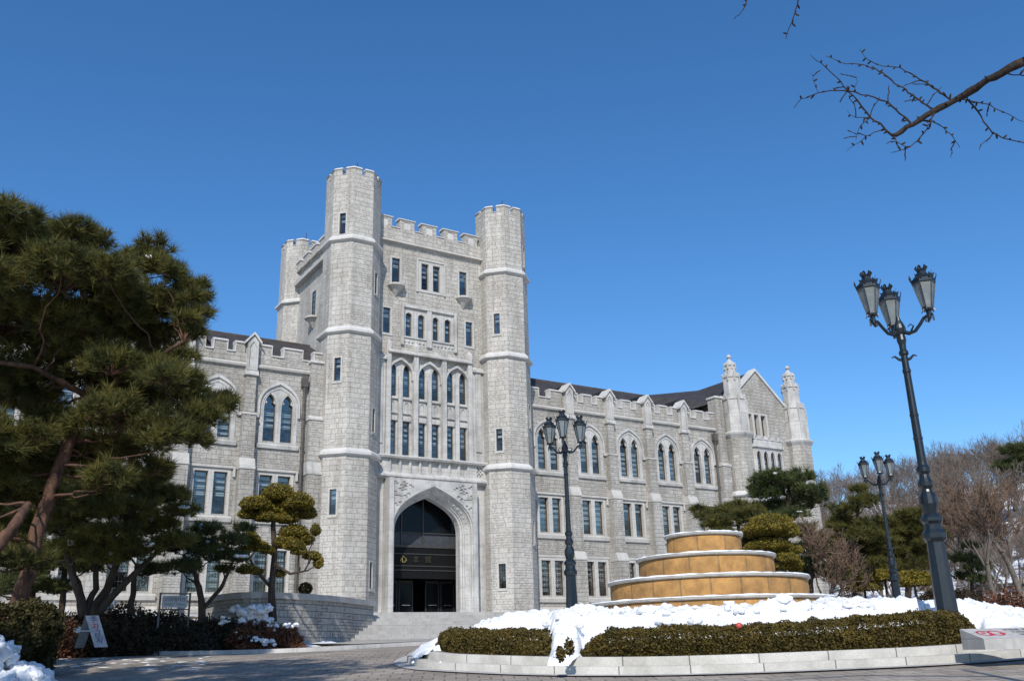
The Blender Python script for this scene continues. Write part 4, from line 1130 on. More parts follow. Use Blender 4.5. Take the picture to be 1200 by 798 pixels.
# lumps of ploughed snow on the bank and fallen over the kerb at its left end
its = []
rr = random.Random(11)
for i in range(300):
    b_ = rr.uniform(26, 62); dd = rr.uniform(18.6, 21.5)
    x, y = dd*math.sin(R(b_)), dd*math.cos(R(b_)); t = math.atan2(y-CYY, x-CX); e = r_out(t)-.34-math.hypot(x-CX, y-CYY)
    if e < 1.3: continue
    s_ = rr.choice((.04, .05, .06, .08, .11, .15)); its.append((x, y, snow_h(x, y, e)+s_*.1, s_*1.3, s_*.75))
for px, py, d, s_ in ((484, 776, 20.0, .03), (516, 776, 18.2, .025), (650, 769, 17.1, .03)):
    p = at(px, py, d); its.append((p.x, p.y, p.z, s_, s_*.85))
V, F = blob_mesh(its, 3, 0, .5); npmesh('snow_lumps', V, F, SNOW, smooth=True, props=dict(kind='stuff', label='clods of broken snow scattered along the top of the snow bank'))

def leaf_cloud(P, N, size, mat, name, parent=None, props=None, aspect=1.7, jit=.9):
    """P positions (n,3), N outward dirs; each a small quad leaf"""
    n = len(P); d = RS.normal(size=(n, 3)); d /= np.linalg.norm(d, axis=1)[:, None]
    ax = N*(1-jit)+d*jit; ax /= np.linalg.norm(ax, axis=1)[:, None]+1e-9
    r2 = RS.normal(size=(n, 3)); sd = np.cross(ax, r2); sd /= np.linalg.norm(sd, axis=1)[:, None]+1e-9
    s_ = size*RS.uniform(.6, 1.3, (n, 1))
    a = P-sd*s_*.5; b_ = P+ax*s_*aspect*.5; c_ = P+sd*s_*.5; e = P-ax*s_*aspect*.5
    V = np.stack([a, b_, c_, e], 1).reshape(-1, 3); F = np.arange(4*n).reshape(n, 4)
    return npmesh(name, V, F, mat, parent, props=props)
# hedges: follow the kerb line inside the bed
def hedge(name, b0, b1, label, hfun):
    line = [p for p in PC if math.hypot(*p) < 21.8]
    inner = offset_closed(PC, .62)
    L = [q for q in inner if math.hypot(*q) < 22 and b0 <= pxcol(*q) <= b1]
    L.sort(key=lambda q: pxcol(*q)); L = interp_poly(L, .12)
    wd = .85; pts = []; nrm = []
    n = len(L); mb = MB(); rr = random.Random(4)
    t_e = lambda i: min(1, (min(i, n-1-i)+.5)/6)**.5
    prof = []
    for i in range(n):
        a = Vector(L[max(i-1, 0)]); b_ = Vector(L[min(i+1, n-1)]); t = (b_-a).normalized(); nn = Vector((t.y, -t.x)) ; nn = -nn if nn.dot(Vector(L[i])) > 0 else nn   # towards the camera
        prof.append((Vector(L[i]), nn, t))
    for i, (p, nn, t) in enumerate(prof):
        h = hfun(pxcol(*p))*t_e(i); zb = H0(*p)+.27
        for _ in range(720):
            s_ = rr.random(); al = rr.uniform(-.06, .06)+0
            wob = .05*noise.noise(Vector((p.x*2.2, p.y*2.2, 5)))+.05*noise.noise(Vector((p.x*6, p.y*6, 2)))
            if s_ < .45:    # front
                v = rr.random(); z = h*v; off = .06*noise.noise(Vector((p.x*7, p.y*7, z*7)))+.05*math.sin(v*3.1)-.04+rr.uniform(-.07, .03)
                off -= .10*max(0, v-.8)*5*.5
                q = p+nn*off+t*al; N = Vector((nn.x, nn.y, .2))
                pts.append((q.x, q.y, zb+z+wob*v)); nrm.append(tuple(N))
            elif s_ < .9:
                v = rr.random(); q = p-nn*(v*wd)+t*al
                z = h-.10*(max(0, .15-v)*6)**2+.09*noise.noise(Vector((q.x*5, q.y*5, 7)))+rr.uniform(-.06, .035)+wob
                pts.append((q.x, q.y, zb+z)); nrm.append((0, 0, 1))
            else:
                v = rr.random(); q = p-nn*(wd+.02)+t*al; pts.append((q.x, q.y, zb+h*v)); nrm.append((-nn.x, -nn.y, 0))
    base = prof[n//2][0]
    root = empty(name, (base.x, base.y, H0(*base)+.27), label, 'hedge', 'clipped hedges round the fountain bed')
    leaf_cloud(np.array(pts), np.array(nrm), .03, HEDGE, 'foliage', root, jit=.75)
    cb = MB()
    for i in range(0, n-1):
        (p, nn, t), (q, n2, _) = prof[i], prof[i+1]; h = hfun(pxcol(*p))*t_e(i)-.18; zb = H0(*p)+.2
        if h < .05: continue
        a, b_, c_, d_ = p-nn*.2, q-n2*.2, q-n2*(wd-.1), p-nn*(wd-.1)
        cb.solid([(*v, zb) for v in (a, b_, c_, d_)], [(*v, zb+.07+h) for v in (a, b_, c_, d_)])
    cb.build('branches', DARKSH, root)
    return root
hedge('clipped_hedge', H1[0], H1[1], 'short clipped box hedge at the left end of the planter, nearest the steps', lambda b_: .45)
hedge('clipped_hedge', H2[0], H2[1], 'long clipped box hedge running right below the fountain to the engraved stone', lambda b_: .48+.10*ss(bearing(950, 760), bearing(1130, 760), b_))
# small shrub tufts in the gap
for (px, py, d, s_, lb) in ((657, 766, 17.2, .14, 'tiny box sprig poking from the snow between the two hedges, nearer the left hedge'), (667, 758, 17.4, .16, 'small upright box shrub half buried in snow between the two hedges')):
    p = at(px, py, d); n = 260; P = RS.normal(size=(n, 3)); P /= np.linalg.norm(P, axis=1)[:, None]; r_ = RS.uniform(.5, 1, (n, 1))
    leaf_cloud(P*r_*np.array([s_*.6, s_*.6, s_])+np.array(p), P, .04, HEDGE, 'box_shrub', props=dict(label=lb, category='shrub'))
# red ball lodged in the hedge top
p = at(865.5, 729, 18.2); V, F = blob_mesh([(p.x, p.y, p.z-.06, .06, .06)], 3, 2, .04)
npmesh('ball', V, F, simple('red_plastic', (.45, .07, .05), .4, .4, bump=0), smooth=True, props=dict(label='small red ball lying in snow on top of the long hedge', category='ball'))

# fountain
FC = Vector((17.9, 18.86, .3))
ft = empty('tiered_fountain', FC, 'round four-tiered ochre stone fountain with snow on its rims, standing in the snow bed', 'fountain')
TI = [(3.17, 1.12, .30), (2.63, 1.66, 1.06), (1.84, 2.25, 1.60), (1.05, 2.84, 2.19)]
def lathe_uv(prof, n, mat, name, parent):
    k = len(prof); V = []; F = []
    for r_, z in prof:
        for j in range(n): V.append((FC.x+r_*math.cos(2*math.pi*j/n), FC.y+r_*math.sin(2*math.pi*j/n), z))
    for q in range(k-1):
        for j in range(n): F.append((q*n+j, q*n+(j+1) % n, (q+1)*n+(j+1) % n, (q+1)*n+j))
    o = npmesh(name, V, F, mat, parent, smooth=False); ul = o.data.uv_layers.new(name='UVMap'); buf = []
    R0 = prof[0][0]
    for q in range(k-1):
        for j in range(n):
            u0, u1 = 2*math.pi*R0*j/n, 2*math.pi*R0*(j+1)/n; buf += [u0, prof[q][1], u1, prof[q][1], u1, prof[q+1][1], u0, prof[q+1][1]]
    ul.data.foreach_set('uv', buf); return o
for i, (r_, zt, zb_) in enumerate(TI):
    nrm_ = 96
    o = lathe_uv([(r_-.10, zb_), (r_-.07, zb_+.1), (r_-.06, (zb_+zt)/2), (r_-.07, zt-.11), (r_-.10, zt-.09)], nrm_, OCHRE, 'tier', ft)
    lathe_uv([(r_-.12, zt-.09), (r_-.03, zt-.09), (r_, zt-.065), (r_+.005, zt-.035), (r_-.03, zt-.015), (r_-1.02 if r_ > 1.2 else .02, zt-.015)], nrm_, RIMM, 'rim', o)
    V = []; F = []; nr = 8; n = 220
    for j in range(n):
        th = 2*math.pi*j/n
        nz = .5+.5*noise.fractal(Vector((math.cos(th)*3*r_, math.sin(th)*3*r_, i*5)), 1, 2, 4)
        for q in range(nr):
            u = q/(nr-1); u = u if q > 1 else q*.02; rr_2 = (r_+.008)-u*((r_+.008)-(TI[i+1][0]-.1 if i < 3 else .01))
            hh = (.006+.028*min(1.2, nz)*(1-abs(2*u-.8)**3*.5 if 0 else 1))*(-.5 if q == 0 else 1)
            V.append((FC.x+rr_2*math.cos(th), FC.y+rr_2*math.sin(th), zt-.013+hh+.015*noise.noise(Vector((th*9, u*5, i)))*(q > 0)))
    for j in range(n):
        for q in range(nr-1): F.append((j*nr+q, ((j+1) % n)*nr+q, ((j+1) % n)*nr+q+1, j*nr+q+1))
    npmesh('snow_cap', V, F, SNOW, o, smooth=True)

# ---------------------------------------------------------------- street lamps
def make_lamp():
    root = empty('street_lamp', (0, 0, 0), 'x', 'street lamp', 'three-lantern lamp posts round the fountain bed')
    p = MB()
    hexp = lambda r_, z: (r_, z)
    p.lathe([(.27, 0), (.27, .12), (.235, .2), (.225, .3), (.175, 1.95), (.175, 2.0)], (0, 0), 8, R(22.5))
    p.lathe([(.20, 2.0), (.235, 2.06), (.235, 2.16), (.18, 2.24), (.17, 2.34), (.215, 2.4), (.215, 2.47), (.15, 2.55)], (0, 0), 12)
    p.build('pedestal', LAMPM, root)
    s_ = MB()
    s_.lathe([(.12, 2.5), (.15, 2.62), (.185, 2.75), (.175, 2.9), (.12, 3.0), (.105, 3.05), (.15, 3.12), (.155, 3.2), (.11, 3.28), (.10, 3.36), (.14, 3.42), (.14, 3.5), (.098, 3.56), (.094, 3.62), (.088, 4.1), (.098, 4.11), (.098, 4.15), (.087, 4.16), (.084, 4.6), (.093, 4.61), (.093, 4.65), (.082, 4.66), (.074, 5.55), (.088, 5.58), (.088, 5.63), (.073, 5.66), (.07, 5.95), (.10, 5.98), (.10, 6.04), (.07, 6.08), (.075, 6.2), (.10, 6.3), (.085, 6.42), (.11, 6.48), (.13, 6.56), (.10, 6.66), (.06, 6.75), (.03, 6.85)], (0, 0), 14)
    for a in range(0, 360, 45):
        th = R(a); s_.tube([(0, .0, 0), (0, 0, .01)], .001, 3) if 0 else s_.box(math.cos(th)*.12-.012, math.cos(th)*.12+.012, math.sin(th)*.12-.012, math.sin(th)*.12+.012, 2.55, 2.72)
    for s2 in (-1, 1):    # banner brackets
        s_.tube([(s2*.06, 0, 5.86), (s2*.12, 0, 5.88), (s2*.19, 0, 5.95), (s2*.26, 0, 5.93)], [.035, .03, .024, .012], 6)
    s_.build('pole', LAMPM, root, smooth=False)
    for k in range(3):
        th = R(90+120*k); dx, dy = math.cos(th), math.sin(th)
        A = MB(); path = [(.05, 6.5), (.18, 6.42), (.32, 6.44), (.44, 6.56), (.54, 6.68), (.66, 6.72), (.74, 6.72)]
        A.tube([(dx*a, dy*a, z) for a, z in path], [.05, .045, .038, .036, .036, .038, .03], 7)
        A.tube([(dx*.62, dy*.62, 6.56), (dx*.66, dy*.66, 6.66), (dx*.66, dy*.66, 6.82)], [.018, .05, .06], 7)
        A.tube([(dx*.22, dy*.22, 6.44), (dx*.3, dy*.3, 6.56), (dx*.24, dy*.24, 6.62), (dx*.18, dy*.18, 6.57)], [.022, .018, .014, .01], 5)
        for a_ in (.74, .58): A.tube([(dx*a_, dy*a_, 6.70), (dx*a_, dy*a_, 6.58)], [.018, .022], 5)
        arm = A.build('arm', LAMPM, root)
        c = (dx*.66, dy*.66); zb = 6.82; L = MB(); n = 6
        L.lathe([(.05, zb-.02), (.115, zb), (.125, zb+.04), (.105, zb+.09)], c, n)
        L.lathe([(.225, zb+.60), (.25, zb+.62), (.255, zb+.70), (.22, zb+.72), (.15, zb+.80), (.10, zb+.88), (.085, zb+.90), (.10, zb+.93), (.05, zb+.97)], c, n)
        for j in range(n):
            a0 = 2*math.pi*j/n; ca, sa = math.cos(a0), math.sin(a0)
            L.tube([(c[0]+ca*.11, c[1]+sa*.11, zb+.06), (c[0]+ca*.235, c[1]+sa*.235, zb+.63)], .013, 4)
            # crown leaf
            q = Vector((c[0]+ca*.25, c[1]+sa*.25, zb+.68)); o2 = Vector((ca, sa, 0)); t2 = Vector((-sa, ca, 0))
            L.solid([tuple(q-t2*.055), tuple(q+t2*.055), tuple(q+t2*.075+o2*.03+Vector((0,0,.11))), tuple(q+o2*.03+Vector((0,0,.07))), tuple(q+o2*.035+Vector((0,0,.16))), tuple(q+o2*.03+Vector((0,0,.07))), tuple(q-t2*.075+o2*.03+Vector((0,0,.11)))],
                    [tuple(v-o2*.012) for v in (q-t2*.055, q+t2*.055, q+t2*.075+o2*.03+Vector((0,0,.11)), q+o2*.03+Vector((0,0,.07)), q+o2*.035+Vector((0,0,.16)), q+o2*.03+Vector((0,0,.07)), q-t2*.075+o2*.03+Vector((0,0,.11)))])
            q = Vector((c[0]+ca*.085, c[1]+sa*.085, zb+.90))
            L.solid([tuple(q-t2*.03), tuple(q+t2*.03), tuple(q+t2*.04+o2*.05+Vector((0,0,.09))), tuple(q+o2*.02+Vector((0,0,.14))), tuple(q-t2*.04+o2*.05+Vector((0,0,.09)))],
                    [tuple(v-o2*.012) for v in (q-t2*.03, q+t2*.03, q+t2*.04+o2*.05+Vector((0,0,.09)), q+o2*.02+Vector((0,0,.14)), q-t2*.04+o2*.05+Vector((0,0,.09)))])
            a1 = a0+math.pi/n
            L.tube([(c[0]+math.cos(a1)*.11, c[1]+math.sin(a1)*.11, zb+.02), (c[0]+math.cos(a1)*.15, c[1]+math.sin(a1)*.15, zb-.03)], [.016, .01], 4)
        lan = L.build('lantern', LAMPM, root)
        g = MB(); g.lathe([(.105, zb+.07), (.225, zb+.61)], c, n); g.build('glass', LGLASS, lan, uv=False)
    return root
lamp = make_lamp()
def put_lamp(o, px_joint, px_base, d, rot, label, zb):
    j = at(*px_joint, d); x, y = j.x, j.y
    o.location = (x, y, zb); s_ = (j.z-zb)/6.48; o.scale = (s_,)*3; o.rotation_euler = (0, 0, rot); o['label'] = label
l2 = copy_tree(lamp); l3 = copy_tree(lamp)
put_lamp(lamp, (1055, 390), None, 20.5, R(-48+3), 'largest and nearest lamp post with three lanterns, rising from the snow at the right', -.1)
put_lamp(l2, (662, 528), None, 31, R(-100), 'three-lantern lamp post standing in front of the right wing, left of the fountain', .45)
put_lamp(l3, (1031, 566), None, 42, R(-108), 'smallest, most distant three-lantern lamp post, right of the fountain', .5)

# ---------------------------------------------------------------- engraved stone, signs
def make_stone():
    a = at(1155, 762, 18.0); b_ = at(1262, 752, 19.0); zb = H0(a.x, a.y)+.31
    f0 = Vector((a.x, a.y, zb)); u = Vector((b_.x-a.x, b_.y-a.y, 0)); L = 2.1; u.normalize(); v = Vector((-u.y, u.x, 0))
    if v.dot(Vector((a.x, a.y, 0))) < 0: v = -v
    root = empty('engraved_stone', f0+u*L/2, 'low granite wedge with a red emblem and three engraved lines on the kerb', 'stone')
    mb = MB(); D = .62; h0, h1 = .17, .34
    bt = [f0, f0+u*L, f0+u*L+v*D, f0+v*D-u*.0]; tp_ = [f0+Vector((0,0,h0)), f0+u*L+Vector((0,0,h0)), f0+u*L+v*D+Vector((0,0,h1)), f0+v*D+Vector((0,0,h1))]
    mb.solid([tuple(q) for q in bt], [tuple(q) for q in tp_])
    mb.build('slab', KERBM, root)
    Z = Vector((0, 0, 1)); vt = (v*D+Z*(h1-h0)).normalized(); nn = u.cross(vt).normalized()
    if nn.z < 0: nn = -nn
    RED = simple('red_engraving', (.50, .03, .06), .6, .3, bump=0); GRY = simple('engraved_letters', (.10, .10, .105), .8, .2, bump=0)
    e = MB(); c0 = f0+Z*h0+u*.36+vt*.32+nn*.004
    for cx, r_ in ((-.11, .135), (.10, .135)):
        n = 28
        for i in range(n):
            t0, t1 = 2*math.pi*i/n, 2*math.pi*(i+1)/n
            q = [c0+u*(cx+rr_*math.cos(t))+vt*(rr_*1.15*math.sin(t)) for rr_, t in ((r_, t0), (r_, t1), (r_-.035, t1), (r_-.035, t0))]
            e.face([tuple(x) for x in q])
    for (cx, cy_, r_) in ((-.02, -.08, .055), (.2, -.03, .05), (-.12, .02, .04)):
        e.face([tuple(c0+nn*.001+u*(cx+r_*math.cos(2*math.pi*i/14))+vt*(cy_+r_*math.sin(2*math.pi*i/14))) for i in range(14)])
    e.build('emblem', RED, root)
    rotm = Matrix((u, vt, nn)).transposed().to_euler()
    for k, body in enumerate(('이곳은 우리 학교의 역사를', '기억하고 기리기 위하여', '마련한 자리입니다')):
        text_obj('inscription', body, .115, GRY, root, f0+Z*h0+u*(.72+.05*k)+vt*(.50-.155*k)+nn*.004, rotm, .001, 'LEFT')
make_stone()
def aboard():
    p = at(112, 757, 31.6); zb = at(114, 758, 31.6).z
    b_ = at(111, 758, 31.6); root = empty('a_frame_sign', (b_.x, b_.y, zb), 'white folding A-frame sign with red and blue vertical lettering on the left sidewalk', 'sign')
    WH = simple('shade_toned_white_panel', (.45, .48, .54), .5, .4, bump=0); th = R(-12)  # white panel greyed and blued: the shade on it is in the colour
    u = Vector((math.cos(th), math.sin(th), 0)); v = Vector((-u.y, u.x, 0)); w_, h = .36, .90
    # narrow board whose printed face looks right of the camera
    def leaf(s_, name):
        mb = MB(); base = Vector((b_.x, b_.y, zb))+u*0
        n0 = Vector((-.5, .4, 0)) if s_ < 0 else Vector((.0, 0, 0))
        a = base+n0*1.0; top = base+Vector((-.36, -.05, h))
        off = 0
        q0, q1 = a, a+u*(w_ if s_ > 0 else w_*.75); q2, q3 = top+u*(w_ if s_ > 0 else w_*.75), top
        mb.solid([tuple(q) for q in (q0, q1, q2, q3)], [tuple(q+Vector((.0, .03, 0))) for q in (q0, q1, q2, q3)])
        return mb.build(name, WH if s_ > 0 else simple('shaded_sign_back', (.16, .17, .18), .6, .3, bump=0), root), a, top
    o1, a1, t1 = leaf(1, 'board'); leaf(-1, 'board')
    RED = simple('red_letters', (.5, .02, .04), .5, .3, bump=0); BLU = simple('blue_letters', (.04, .04, .22), .5, .3, bump=0)
    for i, ch in enumerate('주차금지'):
        f = .86-.22*i; c0 = a1.lerp(t1, f)+u*w_*.5+Vector((0, -.006, 0))
        X = u; Yv = (t1-a1).normalized(); Zv = X.cross(Yv).normalized()
        Yv = Zv.cross(X); text_obj('lettering', ch, .21, (BLU, RED, BLU, BLU)[i], o1, c0-Vector((0, .012, 0)), Matrix((X, Yv, Zv)).transposed().to_euler(), .002)
    pl = MB(); pl.box(b_.x-.52, b_.x+.0, b_.y-.04, b_.y+.0, zb+.45, zb+.48); pl.build('cross_bar', WH, root)
aboard()
def board():
    c = at(205, 704.5, 35.5); zb = H(c.x, c.y); root = empty('notice_board', (c.x, c.y, zb), 'small white notice board on two thin posts among the dark shrubs', 'sign')
    f = MB()
    th = -YAW*.0
    w_, h = .46, .24
    for s_ in (-1, 1): f.box(c.x+s_*.5-.03, c.x+s_*.5+.03, c.y-.03, c.y+.03, zb, c.z+.30)
    f.box(c.x-.47, c.x+.47, c.y-.025, c.y+.025, c.z+.24, c.z+.28); f.box(c.x-.47, c.x+.47, c.y-.025, c.y+.025, c.z-.28, c.z-.24)
    f.build('post_frame', simple('grey_metal_frame', (.16, .15, .14), .5, .4, bump=0), root)
    p = MB(); p.box(c.x-.42, c.x+.42, c.y-.02, c.y+.02, c.z-.20, c.z+.20); pb_ = p.build('panel', simple('white_board', (.62, .66, .72), .5, .3, bump=0), root)
    BLU = simple('navy_letters', (.03, .05, .14), .5, .3, bump=0); GRN = simple('green_letters', (.04, .12, .10), .5, .3, bump=0)
    text_obj('lettering', '이화역사관', .15, BLU, pb_, (c.x, c.y-.023, c.z+.06), (R(90), 0, 0), .001); text_obj('lettering', '관람시간 안내 평일', .085, GRN, pb_, (c.x, c.y-.023, c.z-.1), (R(90), 0, 0), .001)
board()

# ================================================================ vegetation
def tuft_mesh(C, up, n, L, wd, mat, name, parent, spread=1.0):
    """needle tufts: C (k,3) centres, up (k,3) axis"""
    k = len(C); d = RS.normal(size=(k, n, 3)); d /= np.linalg.norm(d, axis=2)[..., None]
    ax = up[:, None, :]*1.0+d*spread; ax /= np.linalg.norm(ax, axis=2)[..., None]
    r2 = RS.normal(size=(k, n, 3)); sd = np.cross(ax, r2); sd /= np.linalg.norm(sd, axis=2)[..., None]+1e-9
    l_ = L*RS.uniform(.6, 1.2, (k, n, 1))*RS.uniform(.75, 1.35, (k, 1, 1)); P = C[:, None, :]-up[:, None, :]*(L*.35*RS.uniform(0, 1, (k, n, 1)))
    V = np.stack([P-sd*wd*.5, P+sd*wd*.5, P+ax*l_], 2).reshape(-1, 3); F = np.arange(len(V)).reshape(-1, 3)
    return npmesh(name, V, F, mat, parent)
def wob_path(a, b, n, amp, sag=0, rr=random):
    a, b = Vector(a), Vector(b); out = []
    for i in range(n+1):
        t = i/n; p = a.lerp(b, t); k = math.sin(math.pi*t)
        p += Vector((rr.uniform(-1, 1), rr.uniform(-1, 1), rr.uniform(-.6, .6)))*amp*k*(b-a).length
        p.z += sag*k*(b-a).length; out.append(p)
    return out
def pine(name, label, base, trunks, pads, tuftL=.3, dens=34, needles=22, mat=None, bark_=None, wd=.02, group=None, flat=.42, seed=1, snow=0):
    """trunks: list of point lists [(x,y,z,r)...]; pads: (x,y,z,r)"""
    mat = mat or PINE; bark_ = bark_ or REDBARK; rr = random.Random(seed)
    root = empty(name, base, label, 'pine tree', group)
    tb = MB(); allpts = []
    for T in trunks:
        P = [Vector(p[:3]) for p in T]; rads = [p[3] for p in T]; Q = []; Rr = []
        for i in range(len(P)-1):
            for j in range(5):
                t = j/5; q = P[i].lerp(P[i+1], t)+Vector((rr.uniform(-1, 1), rr.uniform(-1, 1), 0))*rads[i]*.25
                Q.append(q); Rr.append((rads[i]*(1-t)+rads[i+1]*t)*rr.uniform(.93, 1.08))
        Q.append(P[-1]); Rr.append(rads[-1]); tb.tube(Q, Rr, 10); allpts += list(zip(Q, Rr))
    C = []; UPV = []
    for (x, y, z, r_) in pads:
        c = Vector((x, y, z))
        src, sr = min(allpts, key=lambda q: (q[0]-c).length+max(0, q[0].z-c.z+.2)*1.5)
        lp = wob_path(src, c-Vector((0, 0, r_*.25)), 6, .07, -.04, rr); r0 = min(sr*.5, .022+.032*r_)
        tb.tube(lp, [r0*(1-.65*i/6) for i in range(7)], 6)
        nt_ = int(dens*r_*r_*2.0)+10
        for i in range(nt_):
            a = rr.uniform(0, 2*math.pi); u = math.sqrt(rr.random()); 
            hx, hy = math.cos(a)*u*r_, math.sin(a)*u*r_
            top = math.sqrt(max(0, 1-u*u*.92))*r_*flat
            if rr.random() < .14: hx *= 1.3; hy *= 1.3; top *= 1.5
            hz = top*(1-abs(rr.gauss(0, .33)))+(.1*r_*noise.noise(Vector((hx*2+x, hy*2+y, z))))
            if rr.random() < .22: hz = -top*rr.uniform(0, .5)
            q = c+Vector((hx, hy, hz)); C.append(tuple(q)); UPV.append((math.cos(a)*u*.7+rr.uniform(-.3, .3), math.sin(a)*u*.7+rr.uniform(-.3, .3), .75))
            if i % 5 == 0:
                tb.tube([c-Vector((0, 0, r_*.25)), c.lerp(q, .6)-Vector((0,0,.05)), q-Vector((0,0,.06))], [.016, .012, .006], 4)
    tb.build('trunk', bark_, root, smooth=True, uv=False)
    UPV = np.array(UPV); UPV /= np.linalg.norm(UPV, axis=1)[:, None]
    tuft_mesh(np.array(C), UPV, needles, tuftL, wd, mat, 'crown', root, 1.1)
    if snow:
        its = []
        for _ in range(snow):
            x, y, z, r_ = rr.choice(pads); a = rr.uniform(3.4, 5.6); its.append((x+math.cos(a)*r_*.6, y+math.sin(a)*r_*.6, z+r_*flat*.55, rr.uniform(.07, .2), rr.uniform(.04, .09)))
        V, F = blob_mesh(its, 2, seed, .4); npmesh('snow_cap', V, F, SNOW, root, smooth=True)
    return root
def pads_px(lst, d0, jit, seed):
    rr = random.Random(seed); out = []
    for (px, py, r_) in lst:
        d = d0+rr.uniform(-jit, jit); p = at(px, py, d); out.append((p.x, p.y, p.z, r_))
    return out
def tr_px(lst, d): return [(*at(px, py, d+dd), r_) for px, py, r_, dd in lst]
# the large pine at the left
L1 = [(5, 278, .8), (50, 285, .7), (-35, 285, 1.1), (92, 290, .8), (25, 320, 1.1), (75, 330, 1.1), (122, 326, .8), (158, 318, .62), (178, 312, .4), (192, 318, .4), (214, 362, .55), (172, 362, .9), (122, 380, 1.1), (62, 385, 1.2), (5, 380, 1.2), (-40, 340, 1.4), (196, 395, .6), (162, 412, 1.0), (105, 435, 1.1), (40, 450, 1.0), (-20, 450, 1.2), (190, 440, .62), (150, 470, 1.0), (212, 474, .75), (256, 478, .42), (190, 505, .75), (228, 498, .55), (122, 505, 1.0), (72, 500, .8), (158, 532, .75), (5, 545, .8), (100, 540, .7), (-40, 520, 1.2), (45, 555, .6), (30, 262, .35), (245, 478, .5), (265, 470, .35), (225, 515, .5), (240, 490, .5), (130, 560, .6), (80, 540, .7), (30, 520, .8), (180, 550, .5), (140, 350, .8), (90, 400, 1.0), (215, 420, .4), (228, 392, .25)]
p1 = pads_px(L1, 26, 1.9, 3)
b1 = at(14, 730, 26); T1p = tr_px([(14, 745, .21, 0), (38, 650, .18, 0), (50, 600, .165, .1), (66, 555, .155, 0), (84, 505, .14, 0), (102, 465, .12, .2), (110, 400, .10, .4), (95, 330, .09, .2), (60, 270, .05, 0)], 26)
T1b = tr_px([(84, 505, .10, 0), (40, 518, .085, -.4), (-20, 520, .09, -.8)], 26); T1c = tr_px([(100, 470, .085, .2), (150, 440, .06, -.5), (215, 400, .05, -.8)], 26); T1d = tr_px([(96, 490, .10, .2), (150, 500, .08, -.4), (215, 488, .05, -.6)], 26); T1e = tr_px([(104, 465, .08, .2), (40, 430, .06, -.6), (-40, 420, .07, -1)], 26)
p1 += [(x+random.uniform(-.4, .4), y+random.uniform(-1.6, 1.6), z+random.uniform(-.45, .25), r_*.7) for x, y, z, r_ in p1 if r_ > .5]+pads_px([(205, 330, .34), (232, 348, .28), (238, 366, .28), (215, 345, .34), (200, 360, .5), (176, 300, .24), (158, 298, .28), (110, 282, .4), (60, 272, .3), (236, 334, .2), (222, 336, .24), (208, 318, .24), (190, 306, .22), (228, 378, .28), (222, 392, .28), (240, 350, .2), (146, 304, .26)], 26, .6, 77)
pine('pine_tree', 'tallest pine at the left edge, red leaning trunk and broad dark crown against the sky', (b1.x, b1.y, H(b1.x, b1.y)), [T1p, T1b, T1c, T1d, T1e], p1, .30, 84, 32, seed=3, wd=.023, flat=.6, snow=4)
# second leaning pine trunk at the far left, crown mostly out of frame
T2p = tr_px([(-70, 720, .17, 0), (-30, 668, .15, 0), (-5, 640, .14, .1), (22, 610, .12, 0), (34, 590, .08, .5)], 24)
p2 = pads_px([(10, 575, .7), (50, 585, .6), (-30, 560, 1.0), (30, 620, .6), (-10, 640, .9), (-60, 600, 1.2), (25, 660, .6)], 26, 1.2, 5)
bb_ = T2p[0]; pine('pine_tree', 'dark pine at the extreme left edge with a bare orange trunk leaning right', (bb_[0], bb_[1], H(bb_[0], bb_[1])), [T2p], p2, .3, 90, 28, seed=5)
L3 = [(158, 572, .8), (195, 582, .75), (120, 578, .9), (85, 598, .9), (212, 600, .5), (178, 618, .85), (130, 628, .9), (90, 645, .8), (150, 600, .9), (105, 562, .7), (160, 645, .7), (205, 635, .6), (60, 610, .8), (55, 650, .7), (125, 655, .6), (180, 560, .5)]
p3 = pads_px(L3, 33, 1.8, 7)+pads_px(L3, 33.5, 2.2, 8); c3 = at(112, 722, 33)
T3 = [tr_px([(100, 722, .17, 0), (92, 690, .14, 0), (80, 655, .1, .3), (70, 620, .06, .3)], 33), tr_px([(106, 722, .16, 0), (125, 690, .13, .3), (140, 650, .1, .3), (150, 590, .06, 0)], 33), tr_px([(110, 722, .13, 0), (150, 680, .1, -.5), (190, 640, .06, -.6)], 33), tr_px([(98, 722, .13, 0), (112, 690, .1, .3), (115, 620, .06, .6)], 33)]
pine('pine_tree', 'spreading multi-stemmed pine with low round crown and snow clumps, behind the A-frame sign', (c3.x, c3.y, H(c3.x, c3.y)), T3, p3, .27, 70, 28, PINE_L, DARKBARK, .022, seed=7, snow=9)
L4 = [(205, 640, .62), (243, 622, .55), (272, 634, .5), (250, 650, .7), (215, 665, .6), (285, 620, .35), (180, 668, .5), (280, 655, .35), (235, 640, .6), (262, 668, .3)]
p4 = pads_px(L4, 34.5, 1.2, 9)+pads_px(L4, 34.8, 1.2, 10); c4 = at(240, 725, 34.5)
T4 = [tr_px([(235, 730, .13, 0), (236, 700, .11, 0), (228, 670, .08, .2), (215, 650, .05, 0)], 34.5), tr_px([(236, 715, .08, 0), (258, 690, .07, -.2), (272, 660, .05, -.4)], 34.5), tr_px([(152, 720, .11, 0), (156, 690, .1, 0), (160, 660, .06, .2)], 34.5)]
pine('pine_tree', 'low blue-green pine between the multi-stemmed pine and the cloud-pruned yew', (c4.x, c4.y, H(c4.x, c4.y)), T4, p4, .25, 62, 26, PINE_D, DARKBARK, .022, seed=9, snow=6)
